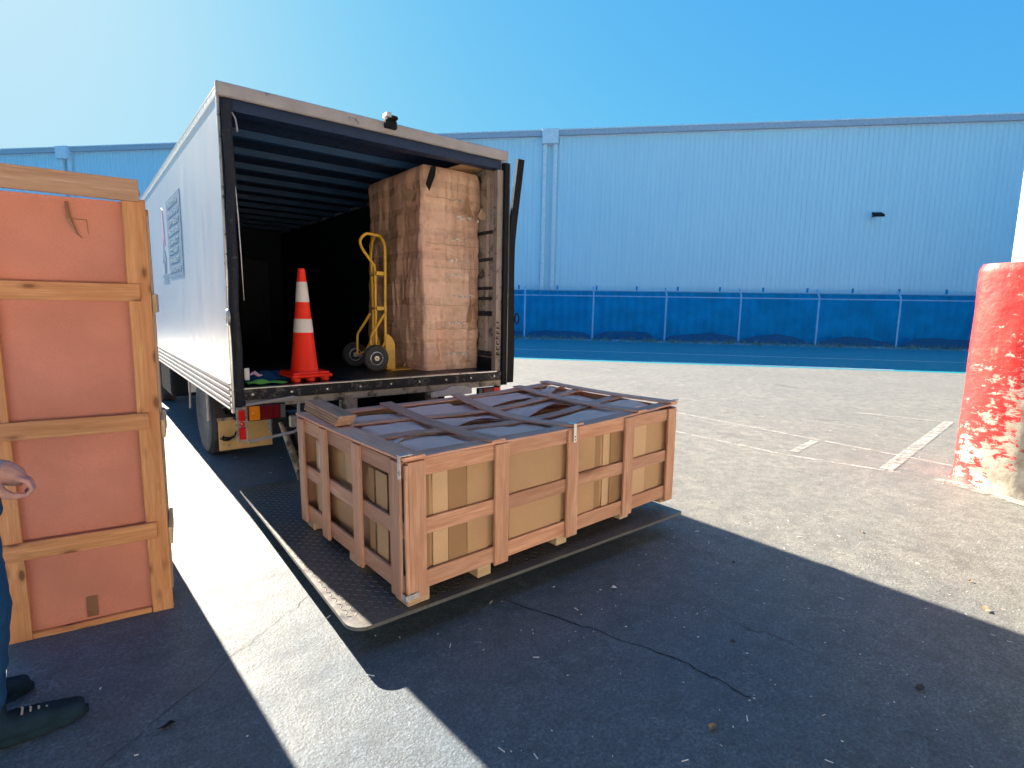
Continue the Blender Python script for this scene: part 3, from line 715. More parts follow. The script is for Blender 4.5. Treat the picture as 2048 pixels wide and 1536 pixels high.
# ------------------------------------------------------------------ cargo in the truck
bx = thing('wrapped_carton', 'tall brown paper wrapped carton taped round, standing right in the truck', 'carton', (1.735, .30, ZF + .004))
random.seed(21)
def wall_fn(P0, U, V, n_, amp):
    def f_(u, v):
        p = P0 + U * u + V * v; e = min(u, 1 - u, v, 1 - v); k = min(1, e * 9)
        q = Vector((p.x * 5 + p.y * 5, 0, p.z * .9))
        d = mnoise.noise(q) * amp + abs(mnoise.noise(Vector((p.x * 14 + p.y * 13, 3, p.z * 1.6)))) * amp * .5
        return p + n_ * d * (.25 + .75 * k)
    return f_
bw, bd, bh = .66, 1.25, 1.91
def per(u):      # rounded rectangle perimeter point and normal
    rc = .055; L1 = bw - 2 * rc; L2 = bd - 2 * rc; A = math.pi * rc / 2; segs = [(L1, 0), (A, 1), (L2, 0), (A, 1), (L1, 0), (A, 1), (L2, 0), (A, 1)]
    tot = sum(q_[0] for q_ in segs); d = u * tot; p = Vector((rc, 0)); a = 0.0
    for ln, isarc in segs:
        dirv = Vector((math.cos(a), math.sin(a))); nr = Vector((dirv.y, -dirv.x))
        if d <= ln + 1e-9:
            if not isarc: return p + dirv * d, nr
            th_ = d / rc; c_ = p - nr * rc; an = math.atan2(nr.y, nr.x) + th_; n2 = Vector((math.cos(an), math.sin(an))); return c_ + n2 * rc, n2
        d -= ln
        if not isarc: p = p + dirv * ln
        else:
            c_ = p - nr * rc; an = math.atan2(nr.y, nr.x) + math.pi / 2; p = c_ + Vector((math.cos(an), math.sin(an))) * rc; a += math.pi / 2
    return p, nr
def wrapf(u, v):
    p, n_ = per(u % 1.0); z = bh * v
    q_ = Vector((p.x * 4.5, p.y * 4.5, z * .9)); d = .045 * mnoise.noise(q_) + .028 * abs(mnoise.noise(Vector((p.x * 11, p.y * 11, z * 1.3)))) + .012 * mnoise.noise(Vector((p.x * 9, p.y * 9, z * 9)))
    bandp = (z * 4.6) % 1.0; d -= .010 * (1 if bandp < .32 else 0) * abs(math.sin(z * 3 + 1)) + .004
    e = min(1, min(v, 1 - v) * 14); d = d * (.3 + .7 * e) - .03 * (1 - min(1, (1 - v) * 26)) ** 2
    return Vector((p.x + n_.x * d - .015 * v, p.y + n_.y * d, z))
mb = MB(); mb.grid(wrapf, 260, 120)
mb.grid(lambda u, v: Vector((.5 * bw, .5 * bd, bh + .01 + .02 * mnoise.noise(Vector((u * 9, v, 1))))).lerp(wrapf(u, 1), v), 60, 8)
obj('paper_wrap', mb, 'wrap', bx, smooth=True)
for k, z in enumerate((.16, .46, .72, .92, 1.06, 1.25, 1.46, 1.62)):
    x0 = random.uniform(.18, .32); x1 = x0 + random.uniform(.2, .3); h = random.uniform(.018, .032)
    def tf(u, v, z=z, x0=x0, x1=x1, h=h): 
        x = x0 + (x1 - x0) * u; return Vector((x, -.046 + .012 * mnoise.noise(Vector((x * 30, z * 9, v * 3))), z + h * (v - .5) + .008 * math.sin(x * 40)))
    mb = MB(); mb.grid(tf, 26, 3); obj('tape_strip', mb, 'film', bx, smooth=True)
for z in (.40, .63, .985, 1.20, 1.62):
    mb = MB(); mb.tube([(x * bw / 12, -.043 - .004 * math.sin(x * 3 + z * 9), z + .006 * math.sin(x * 1.9 + z)) for x in range(13)], .0022, 4); obj('wrap_crease', mb, 'card_dk', bx)
def scrap(parent, pts, mat, name='torn_flap', thick=.004):
    c = sum((Vector(p) for p in pts), Vector()) / len(pts); n = len(pts)
    nn = (Vector(pts[1]) - Vector(pts[0])).cross(Vector(pts[2]) - Vector(pts[0])).normalized() * thick
    mb = MB(); mb.add([Vector(p) for p in pts] + [Vector(p) + nn for p in pts], [tuple(range(n)), tuple(range(n, 2 * n))[::-1]] + [(i, (i + 1) % n, n + (i + 1) % n, n + i) for i in range(n)])
    return obj(name, mb, mat, parent)
scrap(bx, [(.0, -.05, 1.72), (.05, -.055, 1.88), (.11, -.05, 1.90), (.09, -.06, 1.80), (.03, -.06, 1.66)], 'black')
scrap(bx, [(-.05, .05, 1.66), (-.055, .28, 1.70), (-.05, .30, 1.62), (-.06, .12, 1.58)], 'card_lt')
scrap(bx, [(.42, -.055, 1.5), (.44, -.06, 1.68), (.46, -.05, 1.6), (.45, -.055, 1.52), (.52, -.055, 1.47), (.47, -.06, 1.54)], 'card_dk')
scrap(bx, [(.58, -.05, 1.50), (.61, -.06, 1.58), (.68, -.06, 1.52), (.69, -.05, 1.47), (.60, -.06, 1.47)], 'card_lt')
scrap(bx, [(.46, -.055, .46), (.49, -.06, .62), (.55, -.055, .66), (.52, -.06, .60), (.50, -.055, .47)], 'card_dk')
scrap(bx, [(-.05, .30, .68), (-.055, .30, .86), (-.055, .33, .86), (-.05, .33, .68)], 'card_lt')
scrap(bx, [(.25, -.05, 1.90), (.40, -.15, 1.96), (.60, -.10, 1.93), (.62, .2, 1.93), (.3, .2, 1.93)], 'card_dk')
# dim cargo at the back
def carton(x0, y0, z0, w, d, h, mat, lab, nm='carton'):
    o = obj(nm, MB().box(0, w, 0, d, 0, h), mat, None, bevel=.006); o.location = (x0, y0, z0); tag(o, lab, 'carton')
    obj('tape_strip', MB().box(w / 2 - .03, w / 2 + .03, -.0015, d, h - .0005, h + .001), 'tape', o)
    return o
M['dim_box'] = mat_plain('shade_dark_wrap', (.003, .006, .015), .7)  # near-black colour carries the gloom of the truck's depth
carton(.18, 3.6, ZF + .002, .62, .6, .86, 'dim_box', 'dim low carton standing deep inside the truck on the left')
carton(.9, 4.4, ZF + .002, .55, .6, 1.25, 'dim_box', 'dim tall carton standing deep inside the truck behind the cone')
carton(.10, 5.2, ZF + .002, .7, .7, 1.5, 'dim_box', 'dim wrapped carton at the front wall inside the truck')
# label on left inner wall, straps, cloth
tag(obj('wall_label', MB().box(.0505, .053, .9, 1.25, 1.50, 1.565), 'paper_wht', None), 'small pale label on the inner left wall of the truck', 'label')
mb = MB(); mb.grid(lambda u, v: Vector((.13 + .28 * u, .10 + .13 * v + .02 * math.sin(u * 5), ZF + .012 + .022 * math.sin(math.pi * v) * math.sin(math.pi * min(1, u * 1.3 + .1)) + .006 * math.sin(u * 13 + v * 4))), 24, 10)
tag(obj('green_rag', mb, 'green', None, smooth=True), 'bright green rag lying on the truck sill at the left', 'rag')
mb = MB(); mb.grid(lambda u, v: Vector((.14 + .42 * u, .28 + .22 * v, ZF + .006 + .07 * math.sin(math.pi * v) * math.sin(math.pi * u) + .012 * math.sin(u * 23 + v * 9))), 30, 14)
tag(obj('moving_blanket', mb, 'jeans', None, smooth=True), 'crumpled dark blue blanket on the truck floor behind the green rag', 'blanket')
o = thing('strap_buckle', 'white strap buckle with pink tag by the left post of the truck', 'strap', (.10, .06, ZF + .05))
obj('buckle', MB().box(0, .035, 0, .02, 0, .09), 'paper_wht', o, bevel=.004)
obj('pink_tag', MB().tube([(.04, .01, .04), (.07, .01, .055), (.10, .02, .03), (.13, .03, .03)], [.008, .016, .012, .004], 6), 'logo_red', o)

# ------------------------------------------------------------------ traffic cone
cn = thing('traffic_cone', 'tall orange red traffic cone with two white bands at the truck sill', 'cone', (.595, .245, ZF + .006), (0, 0, R(4)))
cn.scale = (.90, .90, 1.03)
mb = MB(); mb.box(-.185, .185, -.185, .185, .030, .056); 
base = obj('base', mb, 'cone_red', cn, bevel=.012, seg=2)
obj('base_lip', MB().box(-.165, .165, -.165, .165, .0565, .072), 'cone_red', base, bevel=.006)
for x in (-.13, 0, .13):
    for y in (-.13, .13): obj('foot', MB().lathe([(.036, 0), (.04, .012), (.04, .0295)], (x, y, 0), 'Z', 20), 'cone_red', base, smooth=True)
H0, H1, r0, r1 = .070, .868, .118, .030
rad = lambda z: r0 + (r1 - r0) * (z - H0) / (H1 - H0)
obj('cone_body', MB().lathe([(r0 + .006, H0), (rad(H0 + .01), H0 + .012), (r1, H1 - .004), (r1 - .004, H1), (r1 - .012, H1), (r1 - .014, H1 - .05)], (0, 0, 0), 'Z', 48), 'cone_red', cn, smooth=True)
for za, zb in ((.61, .765), (.375, .48)):
    obj('reflective_band', MB().lathe([(rad(za) + .0022, za), (rad(zb) + .0022, zb)], (0, 0, 0), 'Z', 48, cap=False), 'cone_wh', cn, smooth=True)

# ------------------------------------------------------------------ hand truck
ht = thing('hand_truck', 'yellow steel hand truck with black tyres and looped handle inside the truck', 'hand truck', (1.42, .75, ZF + .001))
def q(x, y, z): return (x - 1.42, y - .75, z - ZF - .001)
def smooth_path(pts, n=6):
    pts = [Vector(p) for p in pts]; out = []
    for i in range(len(pts) - 1):
        p0 = pts[max(i - 1, 0)]; p1 = pts[i]; p2 = pts[i + 1]; p3 = pts[min(i + 2, len(pts) - 1)]
        for k in range(n):
            t = k / n; out.append(.5 * ((2 * p1) + (-p0 + p2) * t + (2 * p0 - 5 * p1 + 4 * p2 - p3) * t * t + (-p0 + 3 * p1 - 3 * p2 + p3) * t ** 3))
    out.append(pts[-1]); return out
mb = MB(); mb.tube(smooth_path([q(1.485, .60, 1.10), q(1.485, .60, 1.6), q(1.49, .60, 2.08), q(1.485, .62, 2.20), q(1.46, .70, 2.275), q(1.46, .80, 2.23), q(1.47, .87, 2.10), q(1.485, .89, 1.9), q(1.49, .89, 1.5), q(1.49, .89, 1.10)]), .0145, 10)
obj('frame', mb, 'yellow', ht, smooth=True)
mb = MB(); mb.tube(smooth_path([q(1.47, .66, 2.26), q(1.40, .65, 2.262), q(1.32, .64, 2.262), q(1.265, .64, 2.20), q(1.28, .64, 2.13), q(1.34, .64, 2.05), q(1.385, .64, 1.99), q(1.405, .64, 1.92), q(1.405, .64, 1.5), q(1.405, .64, 1.13)]), .0135, 10)
obj('handle', mb, 'yellow', ht, smooth=True)
for z in (1.905, 1.577): obj('crossbar', MB().box(*[1.40 - 1.42, 1.497 - 1.42], .598 - .75, .64 - .75, z - ZF - .018, z - ZF + .018), 'yellow', ht, bevel=.003)
for z in (1.905, 1.577): obj('crossbar', MB().box(1.475 - 1.42, 1.497 - 1.42, .6405 - .75, .89 - .75, z - ZF - .015, z - ZF + .015), 'yellow', ht, bevel=.003)
for y in (.60, .92):
    mb = MB(); mb.tube(smooth_path([q(1.475, y, 1.525), q(1.40, y, 1.41), q(1.345, y, 1.33), q(1.335, y, 1.27), q(1.335, y, 1.10)], 4), .013, 8); obj('brace', mb, 'yellow', ht, smooth=True)
    mb = MB(); mb.tube([q(1.335, y, 1.11), q(1.42, y, 1.15), q(1.485, y, 1.27)], .009, 8); obj('lower_brace', mb, 'yellow', ht, smooth=True)
obj('axle', MB().tube([q(1.335, .46, ZF + .128), q(1.335, 1.04, ZF + .128)], .010, 8), 'steel', ht, smooth=True)
for yc, s in ((.50, -1), (1.0, 1)):
    w = obj('wheel', MB().lathe([(.062, -.026), (.085, -.034), (.112, -.030), (.124, -.015), (.127, 0), (.124, .015), (.112, .030), (.085, .034), (.062, .026)], q(1.335, yc, ZF + .128), 'Y', 36), 'tyre', ht, smooth=True)
    mb = MB(); mb.lathe([(.064, -.0262), (.058, -.030), (.052, -.018), (.024, -.012), (.022, -.034), (.001, -.035)], q(1.335, yc, ZF + .128), 'Y', 28, cap=False); rm = obj('rim', mb, 'steel', w, smooth=True)
    mb = MB(); mb.lathe([(.012, -.044), (.012, -.034)], q(1.335, yc, ZF + .128), 'Y', 6); obj('hub_nut', mb, 'yellow', rm)
    mb = MB(); mb.lathe([(.064, .0262), (.058, .030), (.024, .02), (.001, .02)], q(1.335, yc, ZF + .128), 'Y', 28, cap=False); obj('rim', mb, 'steel', w, smooth=True)
obj('toe_plate', MB().box(1.50 - 1.42, 1.72 - 1.42, .50 - .75, .98 - .75, .0, .008), 'yellow', ht)
mb = MB(); mb.prism([(1.49, ZF + .004), (1.575, ZF + .004), (1.575, 1.235), (1.545, 1.30), (1.50, 1.335), (1.478, 1.30), (1.478, 1.20)], .58, .588); mb.v = [q(x, z, y) for x, y, z in mb.v]; obj('side_plate', mb, 'yellow', ht)
mb = MB(); mb.prism([(1.49, ZF + .004), (1.575, ZF + .004), (1.575, 1.235), (1.545, 1.30), (1.50, 1.335), (1.478, 1.30), (1.478, 1.20)], .91, .918); mb.v = [q(x, z, y) for x, y, z in mb.v]; obj('side_plate', mb, 'yellow', ht)

# ------------------------------------------------------------------ slatted crate on the platform
CL, CW = 2.21, 1.33
cr = thing('slatted_crate', 'low wide slatted hardwood crate full of cardboard on the lowered tail lift', 'crate', (.316, -2.068, PZ + .003), (0, R(-.75), .039))
def Z(z): return z - PZ - .003
th = .016
zb0, zb1, zm0, zm1, zt0, zt1 = [Z(v) for v in (.222, .312, .498, .580, .796, .878)]
PXs = [(0.0, .095), (.520, .615), (1.075, 1.172), (1.620, 1.716), (2.115, 2.21)]
YP = [(0.012, .108), (.430, .525), (.872, .970), (CW - .10, CW - .012)]
for side, y0 in ((0, 0.0), (1, CW)):
    yo = y0 + (th / 2 if side == 0 else -th / 2)
    up = (0, -1 if side == 0 else 1, 0)
    for i, (a, c) in enumerate(PXs):
        xm = (a + c) / 2; off = -.0165 if side == 0 else .0165
        extra = -.015 if 0 < i < 4 else -.03
        board(cr, 'upright_slat', 'wood_red', (xm + .003 * math.sin(i * 3), yo + off, zb0 + extra), (xm - .003 * math.sin(i * 5), yo + off, zt1), c - a, th, up)
    for (z0, z1) in ((zb0, zb1), (zm0, zm1), (zt0, zt1)):
        for i in range(4):
            xa = PXs[i][0] + .01; xb = PXs[i + 1][1] - .01
            xa = 0 if i == 0 else (PXs[i][0] + PXs[i][1]) / 2 + .001; xb = CL if i == 3 else (PXs[i + 1][0] + PXs[i + 1][1]) / 2 - .001
            dz = random.uniform(-.008, .008) if z0 == zm0 else 0
            board(cr, 'rail_board', 'wood_red', (xa, yo, (z0 + z1) / 2 + dz), (xb, yo, (z0 + z1) / 2 + dz * .3), z1 - z0, th, up)
for side, x0 in ((0, 0.0), (1, CL)):
    xo = x0 + (-.010 if side == 0 else .010); up = (-1 if side == 0 else 1, 0, 0)
    for i, (a, c) in enumerate(YP):
        ym = (a + c) / 2
        board(cr, 'upright_slat', 'wood_red', (xo + (-.0168 if side == 0 else .0168), ym, zb0 - .022), (xo + (-.0168 if side == 0 else .0168), ym + (.012 if i == 3 else 0), zt1), c - a, th, up)
    for (z0, z1) in ((zb0, zb1), (zm0, zm1), (zt0, zt1)):
        for i in range(3):
            ya = .018 if i == 0 else (YP[i][0] + YP[i][1]) / 2 + .001; yb = CW - .018 if i == 2 else (YP[i + 1][0] + YP[i + 1][1]) / 2 - .001
            board(cr, 'rail_board', 'wood_red', (xo, ya, (z0 + z1) / 2), (xo, yb, (z0 + z1) / 2), z1 - z0, th, up)
# corner plywood filler strips, base deck, feet
board(cr, 'corner_batten', 'wood_red', (-.009, -.010, zb0 - .028), (-.009, -.010, zt1 - .01), .016, .018, (0, -1, 0))
obj('base_deck', MB().box(.02, CL - .02, .02, CW - .02, zb0 + .004, zb0 + .018), 'wood_red', cr)
for i, x in enumerate((.0, .425, 1.02, 1.63, 2.10)):
    for j, y in enumerate((.012, .55, CW - .13)):
        if j == 1 and i not in (0, 4): continue
        wx = .125 if i == 0 and j == 0 else .09
        obj('foot', MB().box(x, x + wx, y, y + .12, .0 + (x * .013), zb0 - .002), 'wood_pale', cr, bevel=.004)
obj('corner_bracket', MB().box(-.029, .045, -.0275, -.0255, Z(.205), Z(.232)), 'steel', cr)
obj('corner_bracket', MB().box(-.031, -.029, -.0275, .045, Z(.205), Z(.232)), 'steel', cr)
# lid
ZL = zt1 + .009
def lid_z(x, y):
    sag = .002 + .055 * math.exp(-((x - 1.2) / .75) ** 2) ; v = max(0, min(1, (y + .02) / (CW + .03)))
    lift = .022 * max(0, (x - 1.5) / .7) ** 1.5
    return ZL - sag * math.sin(math.pi * v) ** .9 + lift
def bowboard(name, mat, pts, w, t, side):
    """strip following pts, flat-lying"""
    pts = [Vector(p) for p in pts]; side = Vector(side); mb = MB(); vs = []; fs = []
    c = sum(pts, Vector()) / len(pts); d = (pts[-1] - pts[0]).normalized(); up = side.cross(d) if side.cross(d).z > 0 else d.cross(side)
    side2 = up.cross(d); m = Matrix((d, side2, up)).transposed().to_4x4(); m.translation = c; mi = m.inverted()
    for i, p in enumerate(pts):
        for s, z in ((-1, -t / 2), (1, -t / 2), (1, t / 2), (-1, t / 2)): vs.append(mi @ (p + side * (s * w / 2) + Vector((0, 0, z))))
        if i:
            o = (i - 1) * 4
            for k in range(4): fs.append((o + k, o + (k + 1) % 4, o + 4 + (k + 1) % 4, o + 4 + k))
    n = len(pts) - 1; fs += [(3, 2, 1, 0), (n * 4, n * 4 + 1, n * 4 + 2, n * 4 + 3)]; mb.add(vs, fs)
    o = obj(name, mb, mat, cr, bevel=.0016); o.matrix_local = m; return o
def px(x, n=16): return [(x, -.012 + (CW + .02) * i / n, 0) for i in range(n + 1)]
# long lid boards
for y, w in ((.045, .095), (.50, .085), (.915, .085), (CW - .045, .095)):
    x0, x1 = -.015, CL + .015
    bowboard('lid_rail', 'wood_lid', [(x0 + (x1 - x0) * i / 20, y + .006 * math.sin(i * .5), lid_z(x0 + (x1 - x0) * i / 20, y) + .001) for i in range(21)], w, .012, (0, 1, 0))
for x, w, s in ((.03, .13, .0), (.575, .095, .012), (1.19, .10, .012), (1.83, .095, .012), (CL - .03, .095, .012)):
    sk = -.03 if .3 < x < 2 else 0
    bowboard('lid_crossboard', 'wood_lid', [(x + sk * (1 - 2 * i / 16) , -.015 + (CW + .03) * i / 16, lid_z(x, -.015 + (CW + .03) * i / 16) + (.0135 if s else .0136)) for i in range(17)], w, .012, (1, 0, 0))
for k in range(4):
    board(cr, 'plywood_strip', 'ply', (.055 + .003 * k, .80 - .01 * k, ZL + .0275 + k * .0155), (.095 + .004 * k, CW + .075, ZL + .0275 + k * .0155), .105, .0145, (0, 0, 1))
def clip(x, y, nrm):
    c = obj('metal_clip', MB().box(x - .012, x + .012, y - .003, y, Z(.80), ZL + .024), 'steel', cr, bevel=.001)
    obj('clip_top', MB().box(x - .013, x + .013, y + .0002, y + .05, ZL + .022, ZL + .026), 'steel', c)
    for zz in (.815, .835): obj('clip_screw', MB().lathe([(.006, -.002), (.004, -.004)], (x, y, Z(zz)), 'Y', 8), 'black', c)
clip(1.12, -.0265, 0)
c = obj('metal_clip', MB().box(-.036, -.033, -.005, .02, Z(.80), ZL + .024), 'steel', cr)
obj('clip_top', MB().box(-.036, .03, -.012, .028, ZL + .0255, ZL + .029), 'steel', c)
obj('metal_clip', MB().box(CL - .01, CL + .03, -.016, .02, ZL + .040, ZL + .048), 'steel', cr)
# cardboard packing inside
cb = thing('cardboard_packing', 'brown cardboard cartons and torn sheets packed inside the low slatted crate', 'cardboard', (.316, -2.068, PZ + .003), (0, R(-.75), .039))
z0, z1 = zb0 + .022, zt1 - .018
def cside(P0, U, amp, seed):
    def f_(u, v):
        p = Vector(P0) + Vector(U) * u + Vector((0, 0, (z1 - z0) * v)); n_ = Vector((U[1], -U[0], 0)).normalized()
        k = min(1, min(v, 1 - v) * 6); s = amp * (.3 + mnoise.noise(Vector((u * 4 + seed, v * 2.2, seed)))) * k
        return p + n_ * s * .8 - n_ * (.03 * max(0, v - .75) * 4 * (1 if seed > 5 else 0))
    return f_
mb = MB(); mb.grid(cside((.03, .034, z0), (CL - .09, 0, 0), .012, 1), 60, 16); obj('side_sheet', mb, 'card', cb, smooth=True)
mb = MB(); mb.grid(cside((.05, CW - .09, z0), (0, -(CW - .14), 0), .035, 9), 50, 20); obj('side_sheet', mb, 'card', cb, smooth=True)
mb = MB(); mb.grid(cside((CL - .05, .04, z0), (0, CW - .1, 0), .008, 2), 20, 8); obj('side_sheet', mb, 'card', cb, smooth=True)
mb = MB(); mb.grid(cside((CL - .05, CW - .05, z0), (-(CL - .1), 0, 0), .008, 3), 20, 8); obj('side_sheet', mb, 'card', cb, smooth=True)
# vertical strips seen between front boards
for (xa, xb, za, zb, mt) in ((.10, .135, 0, 1, 'card_dk'), (.155, .245, 0, 1, 'card_lt'), (.247, .36, 0, 1, 'card_dk'), (.365, .50, 0, 1, 'card'), (.65, 1.06, .0, .93, 'card'),
                             (1.2, 1.36, 0, 1, 'card'), (1.362, 1.42, 0, 1, 'card_dk'), (1.44, 1.50, 0, 1, 'card_lt'), (1.52, 1.60, .1, 1, 'card_dk'), (1.73, 1.90, 0, 1, 'card_lt'), (1.905, 2.07, 0, 1, 'card')):
    yy = .008 + random.uniform(0, .006); obj('corrugated_strip', MB().box(xa, xb, yy + .012, yy + .016, z0 + za * .1, z0 + (z1 - z0) * zb - .01), mt, cb)
for (ya, yb, mt) in ((.12, .20, 'card_dk'), (.22, .34, 'card'), (.36, .42, 'card_dk'), (.98, 1.05, 'card'), (1.06, 1.14, 'card_lt')):
    obj('corrugated_strip', MB().box(.012, .016, ya, yb, z0, z1 - .10), mt, cb)
obj('white_label', MB().box(.0075, .009, 1.02, 1.09, Z(.60), Z(.74)), 'paper_wht', cb)
# dark gap lines (torn edges on the left end)
for pts in ([(.006, .60, .80), (.004, .545, .70), (.004, .575, .60), (.004, .56, .52)], [(.006, .575, .42), (.006, .58, .34), (.006, .57, .24)]):
    mb = MB(); mb.tube([(x, y, Z(z)) for x, y, z in smooth_path(pts, 4)], .006, 5); obj('torn_edge', mb, 'card_dk', cb)
scrap(cb, [(.0, .60, Z(.80)), (-.004, .535, Z(.70)), (-.004, .56, Z(.62)), (.0, .66, Z(.62)), (.004, .70, Z(.80))], 'card')
# top sheets with bulges
def top_fn(x0, x1, y0, y1, dz=0, curl=0, seed=0):
    def f_(u, v):
        x = x0 + (x1 - x0) * u; y = y0 + (y1 - y0) * v
        b_ = .022 * mnoise.noise(Vector((x * 2.2 + seed, y * 2.6, seed * 1.7))) + .010 * abs(mnoise.noise(Vector((x * 7 + y * 3, y * 6 - x * 2, seed))))
        z = lid_z(x, y) - .014 + b_ + dz
        if curl: z += curl * math.sin(math.pi * u) * (1 - v) ** 1.3
        e = min(u, 1 - u, v, 1 - v); z -= .03 * (1 - min(1, e * 12)) * (0 if curl else 1)
        return Vector((x, y, z))
    return f_
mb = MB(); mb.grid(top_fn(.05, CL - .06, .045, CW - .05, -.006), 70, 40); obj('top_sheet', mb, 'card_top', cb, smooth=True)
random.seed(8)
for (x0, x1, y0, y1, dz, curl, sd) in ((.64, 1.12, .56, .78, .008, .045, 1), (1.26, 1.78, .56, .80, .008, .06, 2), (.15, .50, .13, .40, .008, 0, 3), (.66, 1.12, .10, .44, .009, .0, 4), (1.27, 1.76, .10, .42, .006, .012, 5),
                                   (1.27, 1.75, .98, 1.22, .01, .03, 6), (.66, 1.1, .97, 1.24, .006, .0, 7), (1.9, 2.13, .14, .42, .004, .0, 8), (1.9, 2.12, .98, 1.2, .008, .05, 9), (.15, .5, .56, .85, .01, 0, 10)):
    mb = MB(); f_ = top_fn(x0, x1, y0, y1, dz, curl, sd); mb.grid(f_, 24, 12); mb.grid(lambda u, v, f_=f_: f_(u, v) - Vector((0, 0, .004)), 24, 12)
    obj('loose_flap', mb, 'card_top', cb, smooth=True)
for (x, y, L, a) in ((.86, .58, .42, .05), (1.5, .60, .46, .08), (.3, .40, .3, .7), (2.0, 1.15, .12, .4)):
    mb = MB(); mb.tube([(x + L * (i / 12 - .5), y + .03 * math.sin(i / 12 * math.pi) + a * L * (i / 12 - .5) * .3, lid_z(x, y) - .012 + .018 * math.sin(i / 12 * math.pi)) for i in range(13)], [.001 + .009 * math.sin(i / 12 * math.pi) for i in range(13)], 6); obj('torn_edge', mb, 'card_dk', cb)

# ------------------------------------------------------------------ tall crates on the left
CA = math.atan2(-.13, .99)     # heading: depth direction is (.13,.99)
def tall_crate(loc, w, d, h, lab, card='card_red', wood='wood_pine', full=True, sideb=True, battens=(1.64, 1.012, .447)):
    t = thing('tall_crate', lab, 'crate', loc, (0, 0, CA), 'tall pine crates standing on the left')
    # local: x from 0 (right face) to -w, y depth
    pw = .092; pt = .022
    for (x, y0, upn) in ((-pw / 2, 0, -1), (-w + pw / 2, 0, -1), (-pw / 2, d, 1), (-w + pw / 2, d, 1)):
        board(t, 'corner_post', wood, (x, y0 + (pt / 2 if upn < 0 else -pt / 2), .0), (x, y0 + (pt / 2 if upn < 0 else -pt / 2), h), pw, pt, (0, upn, 0))
    for z in battens:
        board(t, 'batten', wood, (-.045, -.010, z), (-w + .02, -.010, z - .006), .082, .019, (0, -1, 0))
        board(t, 'batten', wood, (-.02, d + .010, z), (-w + .02, d + .010, z), .082, .019, (0, 1, 0))
        if sideb: board(t, 'side_batten', 'wood_pale', (.010, .01, z - .05), (.010, d - .01, z - .05), .09, .018, (1, 0, 0))
    board(t, 'bottom_board', wood, (-pw - .002, .012, .014), (-w + pw + .002, .012, .014), .028, .02, (0, -1, 0))
    if full:
        board(t, 'top_board', 'ply', (-.022, -.012, h + .038), (-w - .02, -.012, h + .042), .10, .022, (0, -1, 0))
        for k in range(5): board(t, 'lid_strip', 'wood_red', (-.03, .012 + (d - .02) * (k + .5) / 5, h + .075), (-w, .012 + (d - .02) * (k + .5) / 5, h + .075), (d - .03) / 5 - .004, .018, (0, 0, 1))
    board(t, 'side_post', 'wood_pale', (-.011, pt + .04, 0), (-.011, pt + .04, h - .04), .07, .02, (1, 0, 0))
    board(t, 'side_post', 'wood_pale', (-.011, d - pt - .04, 0), (-.011, d - pt - .04, h - .04), .07, .02, (1, 0, 0))
    gh = h - .014 if full else h - .01
    obj('cardboard_panel', MB().grid(lambda u, v: Vector((-.035 - (w - .07) * u, .030 + .006 * mnoise.noise(Vector((u * 3, v * 5, 2))), .025 + (gh - .025) * v)), 20, 40), card, t, smooth=True)
    obj('cardboard_panel', MB().box(-w + .035, -.035, d - .034, d - .030, .025, gh), card, t)
    obj('cardboard_panel', MB().box(-.034, -.030, .04, d - .04, .025, gh), card, t)
    obj('cardboard_panel', MB().box(-w + .030, -w + .034, .04, d - .04, .025, gh), card, t)
    return t
A0 = Vector((-.551, -1.093, 0)); ed = Vector((-.9915, .1302, 0)); dd = Vector((.1302, .9915, 0))
t = tall_crate(tuple(A0), .66, .34, 2.075, 'nearest tall pine crate with russet cardboard panels beside the person')
obj('tape_patch', MB().box(-.36, -.315, .0255, .0265, .04, .145), 'tape', t)
mb = MB(); mb.tube([(-.30, .024, 2.04), (-.295, .022, 1.97), (-.27, .024, 1.90), (-.25, .024, 1.88)], [.006, .009, .004, .001], 6); obj('torn_edge', mb, 'tape', t)
mb = MB(); mb.tube([(-.295, .025, 1.965), (-.23, .025, 1.965), (-.228, .025, 1.90)], [.002, .002, .001], 4); obj('torn_edge', mb, 'tape', t)
P = A0 + dd * .385
tall_crate(tuple(P + ed * .055), .62, .36, 2.09, 'second tall crate squeezed directly behind the nearest tall crate', full=False, wood='wood_pale', card='card_dk')
P = A0 + dd * .80
tall_crate(tuple(P + ed * .10), .62, .30, 2.07, 'rearmost tall crate, farthest back in the left row of crates', full=False, sideb=False, wood='wood_pale', card='card_dk')

# ------------------------------------------------------------------ red pillar and steel post
pl_ = (6.09, -3.32, 0)
mb = MB(); r_ = .40; prof = []
def pil(u, v):
    a = 2 * math.pi * u; z = 2.09 * v; rr = r_ + .008 * mnoise.noise(Vector((math.cos(a) * 3, math.sin(a) * 3, z * 3))) + .03 * max(0, 1 - z / .15) ** 2
    rr *= 1 - .05 * max(0, (z - 2.04) / .05)
    c_, s_ = math.cos(a), math.sin(a); e = 4.0; k = (abs(c_) ** e + abs(s_) ** e) ** (-1 / e)
    k = 1 + (k - 1) * .55
    return Vector((rr * k * c_, rr * k * s_, z))
mb.grid(pil, 72, 80); n0 = len(mb.v); mb.v.append((0, 0, 2.10)); vv = 81
for i in range(72): mb.f.append((i * 81 + 80, (i + 1) * 81 + 80, n0))
o = obj('concrete_pillar', mb, 'peel', None, smooth=True); o.location = pl_; o.rotation_euler = (0, 0, R(-16)); tag(o, 'thick concrete pillar base with peeling red paint', 'pillar')
mb = MB(); mb.lathe([(.19, 0), (.19, 3.66)], (0, 0, 0), 'Z', 40)
o = obj('steel_column', mb, 'white', None, smooth=True); o.location = (6.09, -3.30, 2.085); o.rotation_euler = (0, 0, R(8)); tag(o, 'white steel column rising from the red pillar base', 'column')

